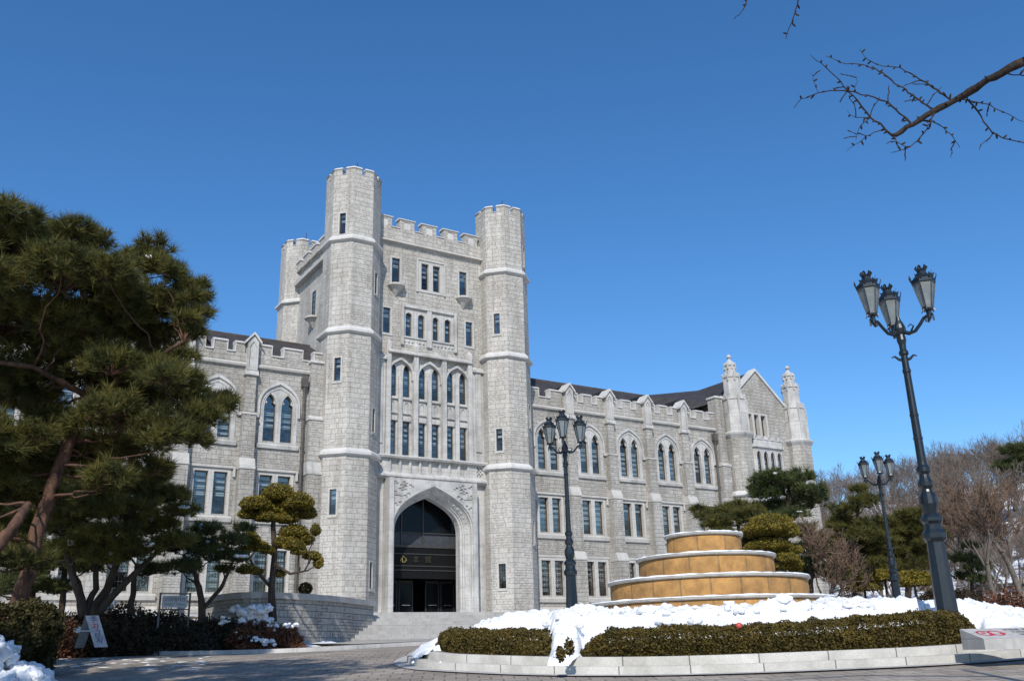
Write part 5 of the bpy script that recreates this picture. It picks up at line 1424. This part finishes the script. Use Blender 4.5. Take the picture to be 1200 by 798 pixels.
# more dark pines behind, left
L5 = [(110, 600, .9), (130, 575, .9), (15, 555, 1.0), (60, 560, 1.0), (0, 690, .8), (60, 690, .6), (100, 665, .6), (0, 580, 1.1), (40, 600, 1.0), (75, 620, .9), (10, 640, 1.1), (55, 660, .9), (-30, 620, 1.2), (95, 640, .8), (25, 680, .7), (70, 575, .8)]
p5 = pads_px(L5, 38, 1.2, 11); c5 = at(30, 720, 38)
pine('pine_tree', 'shaded pine in the background at far left behind the brown shrubs', (c5.x, c5.y, H(c5.x, c5.y)), [tr_px([(35, 730, .18, 0), (38, 660, .14, 0), (30, 590, .07, 0)], 38), tr_px([(70, 730, .12, 0), (76, 670, .1, 0), (70, 600, .05, 0)], 38)], p5+pads_px(L5, 38.5, 2, 12), .3, 60, 26, PINE_D, DARKBARK, .03, seed=11)
# pines right of the fountain
def rpine(label, base_px, d, lst, tr, seed, mat=PINE, tl=.3, dens=40, flat=.4, snow=0, bk_=DARKBARK):
    c = at(*base_px, d); return pine('pine_tree', label, (c.x, c.y, H(c.x, c.y)), [tr_px(t_, d) for t_ in tr], pads_px(lst, d, 1.2, seed), tl, dens*1.3, 26, mat, bk_, .035, flat=flat, seed=seed, snow=snow)
rpine('dark flat-topped pine in front of the gabled end of the hall', (915, 700), 47, [(905, 562, .9), (935, 560, .8), (920, 575, 1.0), (950, 578, .8), (898, 580, .7), (945, 592, .7), (915, 595, .9), (958, 585, .45), (888, 572, .5), (930, 604, .6), (905, 610, .6), (890, 595, .5)], [[(915, 705, .2, 0), (918, 650, .17, 0), (922, 600, .12, 0), (925, 565, .06, 0)]], 21, PINE_D, .32, 48, snow=5)
rpine('small pine with pale green foliage just above the fountain top, left of the clipped yew', (860, 690), 44, [(822, 598, .45), (842, 602, .6), (880, 600, .6), (888, 635, .6), (872, 645, .7), (855, 600, .6), (830, 606, .5), (850, 612, .7), (872, 604, .7), (835, 616, .5), (885, 612, .5), (865, 592, .45), (880, 625, .5), (845, 625, .6), (860, 640, .6)], [[(862, 700, .14, 0), (864, 640, .1, 0), (866, 600, .05, 0)]], 23, PINE, .28, 50)
rpine('tall green pine between the clipped yew and the distant lamp post', (1000, 690), 52, [(1030, 640, .9), (1035, 615, .7), (970, 640, .7), (1028, 665, .9), (985, 615, .7), (1000, 645, 1.0), (990, 675, .8), (1015, 680, .8), (990, 600, .7), (1012, 590, .8), (1000, 620, 1.0), (985, 640, .9), (1015, 630, .9), (1020, 655, .9), (995, 660, .9), (1005, 575, .5), (975, 655, .7)], [[(1003, 705, .16, 0), (1004, 640, .12, 0), (1005, 580, .05, 0)]], 25, PINE, .35, 44, .5)
rpine('green pine directly right of the distant lamp post', (1062, 690), 54, [(1050, 668, .9), (1090, 655, .8), (1075, 645, 1.0), (1045, 628, .8), (1078, 605, .6), (1095, 630, .7), (1058, 618, .9), (1075, 625, .8), (1060, 640, 1.0), (1085, 640, .7), (1068, 660, .9), (1050, 650, .7), (1082, 662, .7), (1040, 632, .7), (1045, 612, .5), (1060, 603, .4)], [[(1064, 705, .16, 0), (1064, 650, .12, 0), (1062, 610, .05, 0)]], 27, PINE, .35, 44, .5)
rpine('small dark pine among bare trees right of the largest lamp post', (1140, 695), 50, [(1132, 655, .6), (1145, 665, .6), (1128, 675, .5), (1150, 680, .5), (1138, 640, .4)], [[(1140, 705, .1, 0), (1138, 640, .05, 0)]], 29, PINE_D, .3, 34)
rpine('dark evergreen high on the wooded hill at the right edge', (1185, 585), 120, [(1190, 528, 1.6), (1202, 538, 1.6), (1178, 545, 1.2), (1207, 526, 1.5), (1190, 550, 1.5), (1170, 548, .8)], [[(1190, 600, .3, 0), (1190, 535, .12, 0)]], 31, PINE_D, .45, 30)

rpine('low dark pine between the clipped yew and the bottom corner of the gabled end', (948, 692), 46.5, [(942, 622, .6), (955, 632, .6), (945, 645, .7), (962, 650, .6), (940, 660, .6), (952, 672, .7), (966, 668, .5), (936, 676, .5)], [[(950, 700, .12, 0), (950, 660, .1, 0), (948, 625, .05, 0)]], 35, PINE_D, .3, 44, .5)
# cloud-pruned yews
def cloud_tree(label, base, trunks, balls, seed=1, size=.04, dn=1700):
    root = empty('cloud_pruned_yew', base, label, 'topiary tree', 'cloud-pruned yews'); rr = random.Random(seed)
    tb = MB(); al = []
    for T in trunks:
        P = [Vector(p[:3]) for p in T]; tb.tube(P, [p[3] for p in T], 9); 
        for a, b_ in zip(T, T[1:]):
            for j in range(4): al.append((Vector(a[:3]).lerp(Vector(b_[:3]), j/4), a[3]))
    Ps = []; Ns = []; core = []
    for (x, y, z, rx, rz) in balls:
        c = Vector((x, y, z)); s_, sr = min(al, key=lambda q: (q[0]-c).length+max(0, q[0].z-c.z)*1.2)
        tb.tube(wob_path(s_, c, 5, .06, -.05, rr), [min(sr*.6, .05)*(1-.1*i) for i in range(6)], 6)
        n = int(dn*rx*(rx+rz)*2.2); d = RS.normal(size=(n, 3)); d /= np.linalg.norm(d, axis=1)[:, None]
        sc = np.array([1+.16*noise.fractal(Vector(q)*2.4+Vector((x*3, y, z)), 1, 2, 3) for q in d])
        rad_ = sc*RS.uniform(.86, 1.03, n); P = d*rad_[:, None]*np.array([rx, rx, rz])
        P[:, 2] = np.where(P[:, 2] < 0, P[:, 2]*.55, P[:, 2]); Ps.append(P+np.array(c)); Ns.append(d); core.append((x, y, z+rz*.1, rx*.86, rz*.72))
    tb.build('trunk', DARKBARK, root, smooth=True, uv=False)
    leaf_cloud(np.concatenate(Ps), np.concatenate(Ns), size, YEW, 'crown', root, aspect=2.0, jit=.6)
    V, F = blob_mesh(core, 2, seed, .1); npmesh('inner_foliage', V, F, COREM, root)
    return root
def balls_px(lst, d, seed, jit=.4):
    rr = random.Random(seed); out = []
    for px, py, rx, rz in lst:
        p = at(px, py, d+rr.uniform(-jit, jit)); out.append((p.x, p.y, p.z, rx, rz))
    return out
d = 35.5; c = at(322, 722, d)
cloud_tree('olive-green cloud-pruned yew with rounded pads standing before the left corner tower', (c.x, c.y, H(c.x, c.y)),
    [tr_px([(320, 728, .15, 0), (318, 690, .12, 0), (322, 650, .11, 0), (320, 615, .09, 0), (324, 590, .05, 0)], d), tr_px([(320, 660, .06, 0), (340, 672, .05, -.2), (362, 668, .03, -.2)], d), tr_px([(319, 690, .06, 0), (300, 668, .05, 0), (290, 650, .03, 0)], d)],
    balls_px([(326, 580, .62, .42), (300, 592, .60, .36), (349, 590, .60, .42), (325, 598, .70, .36), (291, 603, .38, .26), (360, 602, .38, .33), (335, 608, .5, .28), (312, 606, .5, .28), (344, 625, .55, .34), (336, 636, .5, .3), (355, 633, .42, .32), (292, 632, .42, .28), (302, 641, .42, .26), (285, 645, .3, .2), (312, 645, .3, .2), (289, 668, .38, .22), (300, 670, .28, .16), (370, 622, .2, .3), (366, 652, .34, .2), (373, 660, .2, .32), (350, 646, .3, .22), (328, 672, .22, .2), (345, 640, .4, .26)], d, 41), 41)
d = 42; c = at(905, 712, d)
cloud_tree('rounded golden-green cloud-pruned yew beside the fountain, stacked in domes', (c.x, c.y, H(c.x, c.y)),
    [tr_px([(906, 715, .15, 0), (906, 660, .12, 0), (903, 620, .07, 0)], d)],
    balls_px([(903, 618, 1.0, .58), (885, 624, .55, .4), (922, 624, .55, .4), (902, 640, .9, .36), (884, 644, .5, .3), (922, 645, .55, .3), (918, 652, .45, .28), (930, 645, .4, .24), (925, 655, .42, .26), (921, 664, .34, .22), (934, 661, .28, .2), (932, 668, .3, .2), (912, 664, .3, .2)], d, 43), 43, .05, 1300)
# low rounded yew shrubs by the distant lamp
d = 47
for i, (px, py, rx, rz, lb) in enumerate(((1012, 683, .75, .4, 'low clipped yew mound left of the distant lamp post'), (1036, 672, .75, .35, 'low clipped yew mound directly behind the foot of the distant lamp post'), (1070, 675, .95, .5, 'largest low clipped yew mound, right of the distant lamp post'))):
    c = at(px, py, d); n = 5200; q = RS.normal(size=(n, 3)); q /= np.linalg.norm(q, axis=1)[:, None]; q[:, 2] = np.abs(q[:, 2])-.15
    r0 = empty('yew_mound', (c.x, c.y, c.z-rz), lb, 'shrub', 'low clipped yew mounds'); sc = np.array([1+.25*noise.noise(Vector(v)*3+Vector((i*9, 0, 0))) for v in q])
    leaf_cloud(q*sc[:, None]*np.array([rx, rx, rz*1.3])*RS.uniform(.85, 1.03, (n, 1))+np.array([c.x, c.y, c.z-rz*.6]), q, .075, YEW, 'foliage', r0, jit=.6)
    tb = MB(); tb.tube([(c.x, c.y, H(c.x, c.y)-.1), (c.x, c.y, c.z-rz*.3)], [.09, .05], 6); tb.build('stem', DARKBARK, r0)

# bare deciduous trees
def bare_geo(rr, h, r0, levels=5, spread=.55, nb=(2, 3), lean=.1, first=.3, up=.25, curl=.12):
    """returns tubes [(pts, radii)]"""
    out = []
    def grow(p, d, L, r_, lv):
        n = 4 if lv < levels-1 else 2; pts = [p]; q = p; dd = d.copy()
        for i in range(n):
            dd = (dd+Vector((rr.gauss(0, curl), rr.gauss(0, curl), rr.gauss(0, curl*.6)+up*.12))).normalized(); q = q+dd*(L/n); pts.append(q)
        r1 = r_*(.62 if lv < levels-1 else .3)
        out.append((pts, [r_+(r1-r_)*i/n for i in range(n+1)], lv))
        if lv >= levels-1: return
        k = rr.randint(*nb)+ (1 if lv >= 1 else 0)
        for j in range(k):
            t = 1 if j == 0 else rr.uniform(.35, 1); idx = min(n, max(1, int(round(t*n)))); 
            ax = dd.orthogonal().normalized(); ax.rotate(Matrix.Rotation(rr.uniform(0, 2*math.pi), 3, dd))
            nd = (dd+ax*rr.uniform(spread*.5, spread*1.4)+Vector((0,0,up*.4))).normalized()
            grow(pts[idx], nd, L*rr.uniform(.6, .86), r1*rr.uniform(.6, .9), lv+1)
    grow(Vector((0,0,0)), Vector((rr.uniform(-lean, lean), rr.uniform(-lean, lean), 1)).normalized(), h*first, r0, 0)
    return out
def bare_tree(name, label, base, h, r0, seed, levels=6, mat_t=None, mat_b=None, spread=.6, twig=.008, group='bare winter trees beyond the fountain', nb=(2, 3), first=.28, curl=.12):
    rr = random.Random(seed); G = bare_geo(rr, h, r0, levels, spread, nb, first=first, curl=curl); root = empty(name, base, label, 'tree', group)
    b = Vector(base); tk = MB(); tw = MB()
    for pts, rads, lv in G:
        m = tk if lv < 3 else tw
        m.tube([p+b for p in pts], [max(x, twig) for x in rads], 6 if lv < 2 else (4 if lv < 4 else 3), cap=False)
    tk.build('trunk', mat_b or GREYBARK, root, smooth=True, uv=False); tw.build('twigs', mat_t or TWIGR, root, uv=False)
    return root
for (px, py, d, h, r0, sd, lb, lv, tw_) in (
    (964, 695, 45, 5.6, .13, 51, 'grey-stemmed bare tree with reddish twigs directly right of the clipped yew', 7, .012),
    (1030, 695, 60, 6.0, .14, 52, 'bare brownish tree rising behind the distant lamp post', 7, .014),
    (1112, 690, 56, 7.0, .15, 53, 'bare tree immediately right of the largest lamp post', 7, .014),
    (1135, 690, 62, 8.0, .16, 54, 'bare tree behind the small dark pine at right', 7, .015),
    (1168, 695, 48, 7.2, .15, 55, 'tall multi-branched bare tree near the right edge', 7, .012),
    (1195, 695, 52, 8.5, .17, 56, 'bare tree cut by the right edge of the picture', 7, .014),
    (1092, 685, 70, 7.5, .16, 57, 'bare red-twigged tree half hidden by the largest lamp post', 7, .016),
    (1000, 690, 72, 7.5, .16, 58, 'bare tree farthest left of the bare trees, just clear of the hall', 7, .016)):
    c = at(px, py, d); bare_tree('bare_tree', lb, (c.x, c.y, H(c.x, c.y)-.1), h*.98, r0, sd, lv, twig=tw_)
# far wooded hill: one mass
tmpl = []
for k in range(5):
    rr = random.Random(80+k); G = bare_geo(rr, 8, .14, 6, .5, (2, 3), first=.34); V = []; F = []
    for pts, rads, lv in G:
        n = 3
        for a, b_, ra, rb in zip(pts, pts[1:], rads, rads[1:]):
            d_ = (b_-a).normalized(); s1 = d_.orthogonal().normalized(); s1.rotate(Matrix.Rotation(rr.uniform(0, 6), 3, d_)); wv = max(ra, .018); k0 = len(V)
            V += [tuple(a-s1*wv), tuple(a+s1*wv), tuple(b_+s1*max(rb, .012)), tuple(b_-s1*max(rb, .012))]; F.append((k0, k0+1, k0+2, k0+3))
    tmpl.append((np.array(V), np.array(F)))
Vs = []; Fs = []; k0 = 0; rr = random.Random(9); cnt = 0
while cnt < 560:
    az = rr.uniform(47.5, 66); dd = 78+110*rr.random()**1.1; x, y = dd*math.sin(R(az)), dd*math.cos(R(az))
    if x < 66: continue
    cnt += 1
    v, f = tmpl[rr.randrange(5)]; a = rr.uniform(0, 6.28); s_ = rr.uniform(.65, 1.0)*(1 if dd > 100 else .85); ca, sa = math.cos(a)*s_, math.sin(a)*s_
    q = np.stack([v[:, 0]*ca-v[:, 1]*sa+x, v[:, 0]*sa+v[:, 1]*ca+y, v[:, 2]*s_+H(x, y)-.2], 1); Vs.append(q); Fs.append(f+k0); k0 += len(q)
npmesh('hillside_wood', np.concatenate(Vs), np.concatenate(Fs), HILLT, props=dict(kind='stuff', label='leafless brown winter wood covering the hill at the right'))

# bare tree standing beside the camera at the right: its limb hangs into the picture
d = 7.0
root = empty('bare_tree', (9.3, 2.0, H0(9.3, 2.0)), 'close bare branch with knobbly spurs reaching in from the upper right corner', 'tree')
tk = MB(); tw = MB(); g0 = H0(9.3, 2.0)
A0 = at(1200, 72, d); A0p = at(1260, 45, d)
tk.tube([(9.3, 2.0, g0-.1), (9.28, 2.0, 1.0), (9.2, 2.05, 2.4), (9.15, 2.1, 3.6), (9.2, 2.0, 5.5), (9.1, 2.1, 7.5)], [.17, .14, .12, .10, .08, .04], 10)
def br(lst, dd, mb, r0, r1, n=6, spur=True, jag=.004, seed=0, snap=None):
    rr = random.Random(seed); P = [at(px, py, dd+o) for px, py, o in lst]; Q = []
    if snap: P[0] = min(snap, key=lambda q: (q-P[0]).length)
    for a, b_ in zip(P, P[1:]):
        L = (b_-a).length; k = max(2, int(L/.045))
        for j in range(k): Q.append(a.lerp(b_, j/k)+Vector((rr.gauss(0, jag), rr.gauss(0, jag), rr.gauss(0, jag))))
    Q.append(P[-1]); m = len(Q); rads = [(r0+(r1-r0)*i/(m-1))*rr.uniform(.85, 1.2) for i in range(m)]
    mb.tube(Q, rads, n)
    if spur:
        for i in range(1, m-1, 1):
            if rr.random() < .75:
                dr = (Q[i+1]-Q[i-1]).normalized(); o = dr.orthogonal().normalized(); o.rotate(Matrix.Rotation(rr.uniform(0, 6.28), 3, dr)); o = (o+dr*.3).normalized()
                L = rr.uniform(.022, .05); mb.tube([Q[i], Q[i]+o*L*.6, Q[i]+o*L], [.006, .008, .003], 5)
    return Q
tk.tube([(9.15, 2.1, 3.7), tuple(at(1300, 20, d)), tuple(A0p), tuple(A0)], [.07, .05, .038, .032], 8)
MQ = br([(1200, 72, 0), (1165, 90, .0), (1130, 112, .1), (1095, 130, .1), (1070, 145, .1), (1050, 158, .1), (1046, 160, .1)], d, tk, .032, .015, 8, True, .004, 1)
TW = [([(1046, 160, .1), (1020, 138, .05), (1005, 118, 0), (990, 102, 0), (975, 85, -.1), (950, 65, -.2)], .011, .003),
 ([(1065, 137, .1), (1040, 120, .1), (1010, 110, .1), (985, 106, .1), (960, 108, 0), (940, 117, -.1), (930, 127, -.1)], .010, .003),
 ([(1090, 123, .1), (1060, 105, .2), (1035, 85, .2), (1010, 76, .3), (985, 73, .3), (968, 66, .3)], .010, .003),
 ([(1113, 117, .1), (1085, 97, .3), (1055, 80, .3), (1028, 76, .3), (1015, 68, .3), (1008, 58, .3)], .010, .003),
 ([(1097, 129, .1), (1088, 148, 0), (1075, 165, -.1), (1055, 178, -.2), (1044, 179, -.2)], .008, .003),
 ([(1075, 140, .1), (1100, 145, .3), (1115, 158, .4), (1125, 173, .5)], .007, .003),
 ([(1135, 112, .1), (1145, 130, .2), (1158, 150, .2), (1175, 163, .2), (1200, 168, .2), (1230, 165, .2)], .009, .004),
 ([(1125, 116, .1), (1150, 120, .3), (1175, 130, .4), (1200, 143, .5)], .006, .003),
 ([(1175, 85, 0), (1195, 88, .1), (1220, 98, .1)], .006, .004),
 ([(1046, 160, .1), (1056, 170, 0), (1066, 172, 0)], .005, .003),
 ([(1035, 152, .1), (1015, 160, 0), (1000, 170, 0), (992, 178, 0)], .005, .002), ([(1010, 140, 0), (1005, 152, 0), (1003, 165, 0)], .005, .002), ([(1020, 138, .05), (1003, 138, 0), (993, 130, 0)], .005, .002),
 ([(957, 107, 0), (953, 95, 0), (950, 86, 0)], .003, .0015), ([(1005, 107, .1), (1004, 96, .1), (1002, 87, .1)], .003, .0015)]
allq = list(MQ)
for i, (l_, r0, r1) in enumerate(TW):
    Q_ = br(l_, d, tw, r0*.85, r1*.7, 5, True, .005, 20+i, allq if i != 6 and i != 8 else MQ); allq += Q_; rq = random.Random(70+i)
    for _ in range(max(1, len(Q_)//9)):
        k_ = rq.randrange(2, max(3, len(Q_)-1)); k_ = min(k_, len(Q_)-2); dr = (Q_[k_+1]-Q_[k_-1]).normalized(); sd_ = (FWD.cross(dr)).normalized()*rq.choice((-1, 1)); L_ = rq.uniform(.06, .22)
        e_ = Q_[k_]+(dr*rq.uniform(.2, .9)+sd_+FWD*rq.uniform(-.5, .5)).normalized()*L_; pth = wob_path(Q_[k_], e_, 4, .08, .05, rq); tw.tube(pth, [.0045, .004, .0035, .003, .0018], 4)
        for q_ in pth[1:-1]: tw.tube([q_, q_+sd_*.02+dr*.012], [.005, .002], 4)
for i, l_ in enumerate(([(885, -60, 0), (880, -20, 0), (874, 5, 0), (866, 18, 0), (860, 23, 0)], [(950, -70, 0), (942, -25, 0), (934, 5, 0), (927, 28, 0), (921, 46, 0)])):
    br(l_, d, tw, .009, .003, 5, True, .004, 40+i)
a = at(885, -60, d); b_ = at(950, -70, d)
tk.tube([(9.15, 2.1, 6.4), (8.0, 3.6, 6.6), (6.6, 4.6, 6.2), tuple(b_)], [.05, .04, .02, .01], 6); tk.tube([(6.6, 4.6, 6.2), tuple(a)], [.02, .009], 6)
LIMB = bark('dark_limb_bark', (.016, .013, .012), (.06, .045, .037), 20)
tk.build('trunk', LIMB, root, smooth=True, uv=False); tw.build('twigs', LIMB, root, uv=False)

# shrubs
def shrub(name, label, c, rx, ry, h, n, mat, size=.05, twigs=60, seed=1, group=None, z=None):
    rr = random.Random(seed); zb = H(c[0], c[1]) if z is None else z
    root = empty(name, (c[0], c[1], zb), label, 'shrub', group)
    q = RS.normal(size=(n, 3)); q /= np.linalg.norm(q, axis=1)[:, None]; q[:, 2] = np.abs(q[:, 2])
    sc = np.array([1+.35*noise.fractal(Vector(v)*2+Vector((seed*7, 0, 0)), 1, 2, 3) for v in q])
    P = q*sc[:, None]*np.array([rx, ry, h])*(RS.uniform(.0, 1, (n, 1))**.33)+np.array([c[0], c[1], zb])
    leaf_cloud(P, q, size, mat, 'foliage', root, aspect=2.2, jit=.85)
    tb = MB()
    for _ in range(twigs):
        a = rr.uniform(0, 6.28); u = rr.random()**.5; e = Vector((c[0]+math.cos(a)*rx*u*1.05, c[1]+math.sin(a)*ry*u*1.05, zb+h*(1.08-.4*u)*rr.uniform(.7, 1.08)))
        s_ = Vector((c[0]+math.cos(a)*rx*u*.4, c[1]+math.sin(a)*ry*u*.4, zb)); tb.tube(wob_path(s_, e, 4, .08, 0, rr), [.012, .01, .009, .007, .004], 4)
    tb.build('twigs', DARKBARK if mat is DARKSH else GREYBARK, root, uv=False); return root
SH = [(300, 740, 34.3, 1.0, .8, .95, BROWNL, 'reddish-brown leafless azalea bush beneath the cloud-pruned yew'), (332, 742, 34.6, .75, .6, .75, BROWNL, 'small reddish azalea bush against the retaining wall'),
 (255, 738, 34.6, 1.2, .8, 1.1, DARKSH, 'dark tangled shrub directly right of the notice board'), (215, 744, 33.6, 1.2, .8, .85, DARKSH, 'dark low shrub in front of the notice board'), (172, 742, 34, 1.2, .8, .95, DARKSH, 'dark low shrub left of the notice board'), (135, 740, 34.6, 1.1, .8, 1.0, DARKSH, 'dark shrub behind the A-frame sign'),
 (92, 735, 35.5, 1.2, .9, 1.2, DARKSH, 'dark shrub left of the A-frame sign'), (240, 705, 37.5, 1.3, 1, .9, DARKSH, 'brown shrub in the second row below the wing windows'), (190, 712, 38, 1.4, 1, 1.0, DARKSH, 'brown shrub behind the notice board'), (140, 705, 39, 1.5, 1, 1.1, DARKSH, 'dark shrub deep behind the multi-stemmed pine'),
 (90, 700, 36, 1.6, 1.1, 1.2, BROWNL, 'wide russet bush behind the tall pine trunk, right part'), (45, 705, 34, 1.7, 1.1, 1.3, BROWNL, 'wide russet bush behind the tall pine trunk, middle part'), (0, 705, 33, 1.7, 1.1, 1.4, BROWNL, 'russet bush at the left picture edge'),
 (1180, 700, 40, 1.6, 1.0, 1.1, BROWNL, 'brown dead-leaf bush at the right edge beyond the snow'), (1100, 700, 50, 1.5, .8, .8, DARKSH, 'dark low shrub under the bare trees by the largest lamp post'), (1130, 700, 49, 1.5, .8, .8, DARKSH, 'dark low shrub between the bare trees at right'), (960, 700, 45, 1.2, .8, .8, DARKSH, 'dark shrub right of the clipped yew foot'), (1000, 700, 46, 1.3, .8, .8, DARKSH, 'dark shrub left of the distant lamp post foot'), (940, 690, 46, 1.2, .8, 1.2, DARKSH, 'taller dark shrub just behind the clipped yew')]
for i, (px, py, d, rx, ry, h, m_, lb) in enumerate(SH):
    p = at(px, py, d); shrub('shrub', lb, (p.x, p.y), rx, ry, h, 5200, m_, .06, 70, 100+i, 'winter shrubs in the planting beds')
# clipped hedge block and ploughed snow at the lower left corner
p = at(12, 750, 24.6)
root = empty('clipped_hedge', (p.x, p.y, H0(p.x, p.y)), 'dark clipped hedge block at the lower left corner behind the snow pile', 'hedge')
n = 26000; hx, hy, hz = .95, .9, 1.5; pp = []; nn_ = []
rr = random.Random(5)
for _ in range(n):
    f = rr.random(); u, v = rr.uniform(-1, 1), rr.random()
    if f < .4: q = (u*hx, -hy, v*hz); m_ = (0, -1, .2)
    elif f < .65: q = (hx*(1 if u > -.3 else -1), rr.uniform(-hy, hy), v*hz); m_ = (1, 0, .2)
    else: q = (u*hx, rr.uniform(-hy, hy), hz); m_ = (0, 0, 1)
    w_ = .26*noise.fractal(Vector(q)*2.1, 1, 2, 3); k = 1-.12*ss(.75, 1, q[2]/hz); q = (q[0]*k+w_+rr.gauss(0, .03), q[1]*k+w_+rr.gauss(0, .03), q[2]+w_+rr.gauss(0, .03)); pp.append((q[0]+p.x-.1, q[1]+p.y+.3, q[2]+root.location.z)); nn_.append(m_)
leaf_cloud(np.array(pp), np.array(nn_, float), .055, leaf_mat('shade_darkened_yew', (.028, .028, .010), (.07, .058, .02), 2.5, .1), 'foliage', root, jit=.75)  # dark yew leaves, colour darkened further to carry this corner's shade
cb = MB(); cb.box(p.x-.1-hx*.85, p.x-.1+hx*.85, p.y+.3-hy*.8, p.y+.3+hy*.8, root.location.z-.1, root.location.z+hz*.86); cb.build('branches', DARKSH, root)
its = []; rr = random.Random(6)
for _ in range(70):
    px = rr.uniform(-60, 50); f = max(0, 1-((px+30)/88)**2) if px > -30 else 1; top = 800-62*f
    py = rr.uniform(top, 805); q = at(px, py, 22.6+rr.uniform(-.6, .5)); s_ = rr.uniform(.12, .34); its.append((q.x, q.y, q.z-s_*.6, s_, s_*.8))
V, F = blob_mesh(its, 4, 4, .5); npmesh('snow_pile', V, F, SNOW, smooth=True, props=dict(label='ploughed heap of snow in the lower left corner in front of the dark hedge', category='snow pile'))
c = at(358, 689.5, 38.2); n = 1500; q = RS.normal(size=(n, 3)); q /= np.linalg.norm(q, axis=1)[:, None]
r0 = empty('yew_ball', (c.x, c.y, c.z-.22), 'small dark round yew ball sitting just above the retaining wall coping', 'shrub')
leaf_cloud(q*np.array([.26, .26, .24])*RS.uniform(.8, 1.05, (n, 1))+np.array([c.x, c.y, c.z]), q, .04, HEDGE, 'foliage', r0, jit=.6)
tb = MB(); tb.tube([(c.x, c.y, H(c.x, c.y)-.1), (c.x, c.y, c.z)], [.05, .04], 6); tb.build('stem', DARKBARK, r0)
# snow caught among the left shrubs and a heap under the yew
its = []; rr = random.Random(8)
for _ in range(95):
    px, py = rr.gauss(296, 10), rr.gauss(717, 5); q = at(px, py, 35+rr.uniform(-.5, .5)); s_ = rr.uniform(.04, .17); its.append((q.x, q.y, q.z-.05, s_, s_*.8))
V, F = blob_mesh(its, 3, 5, .5); npmesh('snow_pile', V, F, SNOW, smooth=True, props=dict(label='heap of snow among twigs at the foot of the cloud-pruned yew', category='snow pile'))
its = []
for _ in range(8):
    cx_, cy_ = rr.uniform(65, 345), rr.uniform(722, 752); dd = 33.6+rr.uniform(-.6, .8)
    for _ in range(rr.randint(3, 9)):
        q = at(cx_+rr.gauss(0, 4), cy_+rr.gauss(0, 2), dd+rr.gauss(0, .1)); s_ = rr.uniform(.02, .09); its.append((q.x, q.y, q.z, s_*1.2, s_*.8))
for _ in range(5):
    cx_, cy_ = rr.uniform(20, 330), rr.uniform(665, 712); dd = 37+rr.uniform(-.6, .8)
    for _ in range(rr.randint(2, 7)):
        q = at(cx_+rr.gauss(0, 3), cy_+rr.gauss(0, 2), dd); s_ = rr.uniform(.02, .09); its.append((q.x, q.y, q.z, s_*1.2, s_*.8))
V, F = blob_mesh(its, 2, 6, .6); npmesh('snow_scraps', V, F, SNOW, smooth=True, props=dict(kind='stuff', label='scraps of snow lying on twigs in the left planting bed'))
# thin snow remnants on the road at left
its = []
for _ in range(46):
    px, py = rr.uniform(70, 260), rr.uniform(769, 786); q = ray(px, py); t = -1.6/(q.z-.065*(q.x*S40+q.y*C40)); q = q*t; its.append((q.x, q.y, H0(q.x, q.y)+.012, rr.uniform(.04, .22), .012))
V, F = blob_mesh(its, 2, 7, .5); npmesh('snow_remnants', V, F, SNOW, smooth=True, props=dict(kind='stuff', label='thin patches of snow left on the paved road at left'))
# pines out of frame at the left: their shadows fall across the road and the planting bed
rr = random.Random(31)
def on_screen(p, r_):
    v = Vector(p); dd = v.dot(FWD); px, py = 600+FPX*v.dot(RT2)/dd, 399-FPX*v.dot(UP2)/dd; m_ = 60+FPX*(r_+.4)/dd
    return dd > 0 and -m_ < px and py > -m_
for k, (x, y, hh, nn) in enumerate(((-2.4, 12.5, 12.5, 60), (-3.0, 8.5, 13.0, 50))):
    pads = [(x+rr.uniform(-3.0, 3.2), y+rr.uniform(-2.6, 2.6), hh*.35+rr.uniform(0, hh*.62), rr.uniform(.7, 1.2)) for _ in range(nn)]
    pads = [q for q in pads if not on_screen(q[:3], q[3])]
    g_ = H0(x, y)
    pine('pine_tree', ('farther pine outside the left picture edge shading the road', 'nearer pine outside the left picture edge shading the road')[k], (x, y, g_), [[(x, y, g_, .22), (x-.2, y-.1, hh*.4, .17), (x-.5, y, hh*.95, .06)]], pads, .32, 26, 22, PINE, REDBARK, .04, seed=33+k)
for o in list(bpy.data.objects):
    if o.name.startswith('street_lamp') and o.get('label') == 'x': del o['label']
